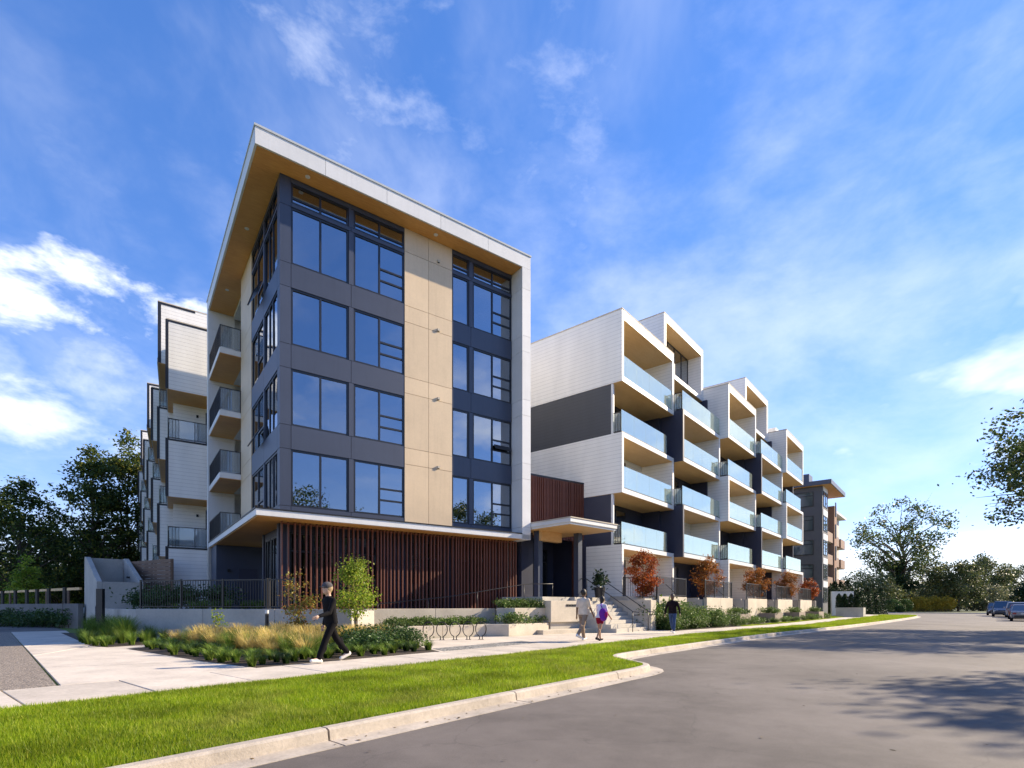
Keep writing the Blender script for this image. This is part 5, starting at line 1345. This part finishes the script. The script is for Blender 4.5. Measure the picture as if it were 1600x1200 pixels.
car('parked_car', 'dark red car parked behind the silver hatchback', AT(1594,55,ZR), 47, paint('red_paint',(.16,.015,.02)), 'sedan')
car('parked_car', 'white car parked behind the dark red one', AT(1588,62,ZR), 48, paint('white_paint',(.45,.46,.48)), 'suv')
car('parked_truck', 'dark blue grey pickup truck facing down the road', AT(1567,66.5,ZR), 229, paint('navy_paint',(.035,.045,.075)), 'pickup')
car('parked_car', 'boxy dark brown vehicle beyond the pickup truck', AT(1556,75,ZR), 229, paint('brown_paint',(.035,.02,.018)), 'suv')

# ------------------------------------------------------------------ people
def remesh(mb, name, mat, parent, voxel, smooth_it=6, fac=.5):
    tmp = bpy.data.objects.new('tmp', mb.mesh('tmp', None)); COL.objects.link(tmp)
    r = tmp.modifiers.new('r', 'REMESH'); r.mode = 'VOXEL'; r.voxel_size = voxel; r.use_smooth_shade = True
    s = tmp.modifiers.new('s', 'SMOOTH'); s.factor = fac; s.iterations = smooth_it
    dg = bpy.context.evaluated_depsgraph_get(); dg.update()
    me = bpy.data.meshes.new_from_object(tmp.evaluated_get(dg)); me.name = name
    bpy.data.objects.remove(tmp); me.materials.clear(); me.materials.append(mat)
    me.polygons.foreach_set('use_smooth', [True]*len(me.polygons))
    o = bpy.data.objects.new(name, me); link(o, parent); return o
def cloth(n, c, var=.15): return surf(n, c, .9, var, 6, .4, 120, fine=.08, coord='Object', spec=.1)
def person(label, loc, heading, H, legs, arms, lean, m_skin, m_top, m_leg, m_shoe, m_hair, sleeve='long', leglen='long', hat=None, group=None, female=False, headturn=0.0, bulk=1.0):
    t = thing('person', label, 'person', loc, heading, group)
    rot = Matrix.Rotation(R(lean), 3, 'Y'); HIP = Vector((0,0,.93))
    def tp(p): return HIP+rot @ (Vector(p)-HIP)
    J = {}
    for s,(th,kn,ft) in zip((1,-1), legs):
        hip = Vector((0,s*.09,.92)); th_, kn_ = R(th), R(kn)
        knee = hip+Vector((math.sin(th_),s*.01,-math.cos(th_)))*.43
        ank = knee+Vector((math.sin(th_-kn_),-s*.01,-math.cos(th_-kn_)))*.42
        fa = R(ft); toe = ank+Vector((math.cos(fa)*.17,s*.02,-.055+math.sin(fa)*.17)); heel = ank+Vector((-math.cos(fa)*.05,0,-.06-math.sin(fa)*.05))
        J[s] = (hip,knee,ank,toe,heel)
    A = {}
    for s,(sw_,ab,el) in zip((1,-1), arms):
        sh = tp((0,s*.178*bulk,1.385)); a_ = R(sw_); d1 = Vector((math.sin(a_), s*math.sin(R(ab)), -math.cos(a_)*math.cos(R(ab)))).normalized()
        elb = sh+d1*.29; a2 = R(sw_+el); d2 = Vector((math.sin(a2), s*math.sin(R(ab))*.5, -math.cos(a2))).normalized(); wr_ = elb+d2*.25
        A[s] = (sh,elb,wr_,d2)
    def ringz(z, rx, ry, e=0.0, xo=0.0):
        n = 20; return [tp((xo+(rx+e)*math.cos(2*math.pi*k/n), (ry+e)*math.sin(2*math.pi*k/n), z)) for k in range(n)]
    wv = .86 if female else 1.0; b = bulk
    TOR = [(.84,.085,.135),(.90,.105,.168),(.98,.100,.158*wv),(1.10,.092,.140*wv),(1.22,.105,.155*wv),(1.32,.112,.170*wv),(1.385,.098,.165*wv),(1.425,.078,.125*wv),(1.455,.062,.085*wv),(1.49,.052,.055)]
    hc = tp((.018,0,1.635)); hr = Matrix.Rotation(R(headturn),3,'Z')
    def hp(p): return hc+hr @ Vector(p)
    bd = MB()
    bd.loft([ringz(z,rx*b,ry*b) for z,rx,ry in TOR])
    bd.capsule(tp((-.005,0,1.45)), tp((.012,0,1.57)), .056, .054)
    bd.ell(hc, (.104,.084,.130), 16, 12); bd.ell(hp((.035,0,-.055)), (.058,.055,.060), 12, 8)
    bd.capsule(hp((.092,0,.012)), hp((.112,0,-.022)), .011, .015, 8)
    for s in (1,-1):
        bd.ell(hp((-.005,s*.076,-.005)), (.018,.009,.030), 8, 6)
        hip,knee,ank,toe,heel = J[s]
        bd.capsule(hip, knee, .080*b, .052, 12); bd.capsule(knee, ank, .050, .036, 12); bd.ell(knee.lerp(ank,.3)-Vector((.018,0,0)), (.045,.046,.10), 10, 8)
        bd.capsule(ank, toe+Vector((0,0,.02)), .036, .028); bd.capsule(ank, heel, .034, .03)
        sh,elb,wr_,d2 = A[s]
        bd.capsule(tp((0,s*.09,1.405)), sh, .045, .050*b); bd.capsule(sh, elb, .050*b, .039); bd.capsule(elb, wr_, .039, .026)
        side = Vector((0,s,0)); side = (side-d2*side.dot(d2)).normalized(); nrm_ = d2.cross(side)
        pc_ = wr_+d2*.05
        bd.capsule(wr_, wr_+d2*.075, .024, .028); bd.capsule(pc_-nrm_*.022, pc_+nrm_*.022, .019, .019)
        for k,(o_,ln) in enumerate(((-.028,.072),(-.010,.082),(.009,.077),(.027,.060))):
            p0 = wr_+d2*.088+nrm_*o_; p1 = p0+d2*ln*.5-side*.008; p2 = p1+d2*ln*.42-side*.022
            bd.capsule(p0,p1,.0095,.0088,6); bd.capsule(p1,p2,.0088,.0075,6)
        q0 = wr_+d2*.035-nrm_*.022; q1 = q0-nrm_*.030+d2*.022-side*.008; q2 = q1+d2*.030-side*.012
        bd.capsule(q0,q1,.0115,.010,6); bd.capsule(q1,q2,.010,.0085,6)
    remesh(bd, 'body', m_skin, t, .0085, 4)
    # top
    sp = MB(); lo = .93 if leglen != 'shorts' else .95
    sp.loft([ringz(z,rx*b,ry*b,e) for z,rx,ry,e in ((.885,.100,.168,.026),(.93,.104,.166,.024),(1.02,.100,.156*wv,.024),(1.12,.096,.146*wv,.024),(1.22,.105,.155*wv,.020),(1.32,.112,.170*wv,.017),(1.385,.098,.165*wv,.016),(1.425,.078,.125*wv,.014),(1.455,.062,.085*wv,.012),(1.485,.052,.056,.010))])
    for s in (1,-1):
        sh,elb,wr_,d2 = A[s]
        sp.capsule(tp((0,s*.09,1.405)), sh, .052, .062*b)
        if sleeve == 'long': sp.capsule(sh, elb, .062*b, .054); sp.capsule(elb, wr_-d2*.01, .054, .040)
        else: sp.capsule(sh, sh.lerp(elb,.70), .068*b, .064)
    for k in range(10):
        z = .93+.045*k; a_ = k*2.4; sp.capsule(tp((.105*b*math.cos(a_),.15*math.sin(a_),z)), tp((.105*b*math.cos(a_+.9),.15*math.sin(a_+.9),z+.05)), .018, .012, 6)
    remesh(sp, 'jacket' if sleeve == 'long' else 'shirt', m_top, t, .012, 4)
    pn = MB(); pn.loft([ringz(z,rx*b,ry*b,.014) for z,rx,ry in ((.82,.088,.135),(.90,.105,.165),(.97,.100,.158))])
    for s in (1,-1):
        hip,knee,ank,toe,heel = J[s]
        if leglen == 'long': pn.capsule(hip, knee, .096*b, .070, 12); pn.capsule(knee, ank.lerp(knee,.05), .072, .060, 12); pn.ell(knee.lerp(ank,.32)-Vector((.016,0,0)), (.066,.064,.15), 10, 8)
        else: pn.capsule(hip, hip.lerp(knee,.45), .098*b, .092, 12)
    remesh(pn, 'trousers' if leglen == 'long' else 'shorts', m_leg, t, .012, 4)
    for s in (1,-1):
        hip,knee,ank,toe,heel = J[s]; so = MB()
        so.capsule(heel+Vector((0,0,.012)), toe+Vector((0,0,.012)), .044, .040, 12); so.capsule(heel+Vector((.015,0,.03)), heel.lerp(toe,.55)+Vector((0,0,.03)), .046, .040, 12); so.capsule(ank+Vector((0,0,-.01)), heel.lerp(toe,.35)+Vector((0,0,.03)), .044, .045, 10)
        remesh(so, 'shoe', m_shoe, t, .010, 3)
    hrm = MB(); hrm.ell(hp((-.020,0,.026)), (.110,.096,.123), 16, 12)
    if female:
        hrm.ell(hp((-.06,0,-.05)), (.06,.075,.13), 12, 10); hrm.capsule(hp((-.08,0,-.08)), hp((-.10,0,-.22)), .05, .035)
    remesh(hrm, 'hair', m_hair, t, .010, 3)
    ey = MB()
    for s in (1,-1): ey.ell(hp((.086,s*.032,.008)), (.010,.014,.009), 8, 6)
    ey.obj('eyes', m_frame, t, smooth=True)
    if hat:
        hm = MB(); hm.ell(hp((-.004,0,.066)), (.120,.104,.094), 16, 10); hm.ell(hp((.115,0,.045)), (.075,.070,.010), 12, 6)
        remesh(hm, 'cap', hat, t, .010, 3)
    lowz = min(min(J[s][3].z-.040, J[s][4].z-.044) for s in (1,-1))+.012
    k = H/1.75; t.scale = (k,k,k); t.location.z = loc[2]-lowz*k
    return t
sk_l = surf('skin_light', (.52,.33,.24), .55, .05, 6, coord='Object'); sk_d = surf('skin_brown', (.16,.085,.05), .5, .05, 6, coord='Object'); sk_m = surf('skin_tan', (.36,.20,.12), .5, .05, 6, coord='Object')
hair_d = surf('hair_dark', (.018,.012,.010), .6, .3, 20, coord='Object'); hair_b = surf('hair_fair', (.34,.24,.13), .6, .3, 20, coord='Object')
hdg = AX_W
w1 = G(517,1034.5); 
person('person in dark clothes and grey cap striding past the front bed', (w1[0],w1[1],0), hdg+180, 1.78, ((26,4,6),(-27,14,-26)), ((24,6,50),(-16,8,30)), 6, sk_l, cloth('black_jacket',(.010,.0095,.011)), cloth('black_trousers',(.008,.0075,.009)), cloth('white_shoe',(.62,.60,.58)), hair_b, 'long', 'long', cloth('grey_cap',(.09,.085,.09)))
w2 = G(911,1001.2)
person('person in cream t-shirt and tan trousers walking towards the steps', (w2[0],w2[1],0), hdg-2, 1.80, ((14,4,4),(-20,26,-22)), ((-10,8,12),(14,10,18)), 3, sk_d, cloth('cream_shirt',(.66,.54,.42)), cloth('tan_trousers',(.26,.19,.14)), cloth('white_shoe2',(.70,.69,.66)), hair_d, 'short', 'long', bulk=1.06)
w3 = G(937.5,1001.8)
person('person in pale lilac top and crimson shorts carrying a purple bag', (w3[0],w3[1],0), hdg-6, 1.56, ((12,6,4),(-14,16,-14)), ((10,8,25),(16,8,30)), 12, sk_m, cloth('lilac_top',(.62,.58,.74)), cloth('crimson_shorts',(.22,.010,.030)), cloth('black_shoe',(.02,.02,.025)), hair_d, 'short', 'shorts', female=True)
dv3 = Vector((math.cos(R(hdg)),math.sin(R(hdg)),0)); sv3 = Vector((dv3.y,-dv3.x,0))
bag = thing('shoulder_bag', 'purple and magenta bag slung on the back of the walker in shorts', 'bag', (w3[0]-dv3.x*.10+sv3.x*.17, w3[1]-dv3.y*.10+sv3.y*.17, .80), hdg)
mb = MB(); mb.ell((0,0,.16),(.10,.15,.20)); mb.ell((-.02,-.04,.02),(.09,.13,.12)); remesh(mb, 'bag_body', cloth('purple_bag',(.16,.03,.30)), bag, .012, 4)
mb = MB(); mb.ell((-.03,-.15,.12),(.06,.06,.12)); remesh(mb, 'bag_pocket', cloth('magenta_cloth',(.34,.02,.14)), bag, .012, 4)
MB().tube([(.02,.02,.32),(.05,.10,.44),(.12,.12,.50),(.17,.10,.40)], .014, 6).obj('strap', MATS['purple_bag'], bag, smooth=True)
w4 = G(1051,989.5)
person('person in dark patterned jacket and blue jeans on the sidewalk by the shrubs', (w4[0],w4[1],0), hdg+188, 1.74, ((13,4,4),(-14,20,-16)), ((6,24,14),(-4,22,10)), 2, sk_d, surf('plaid_jacket',(.014,.010,.012),.9,.5,18,.3,80,fine=.3,coord='Object',spec=.1), cloth('blue_jeans',(.045,.075,.16)), cloth('white_shoe3',(.72,.71,.69)), hair_d, 'long', 'long', bulk=1.05)
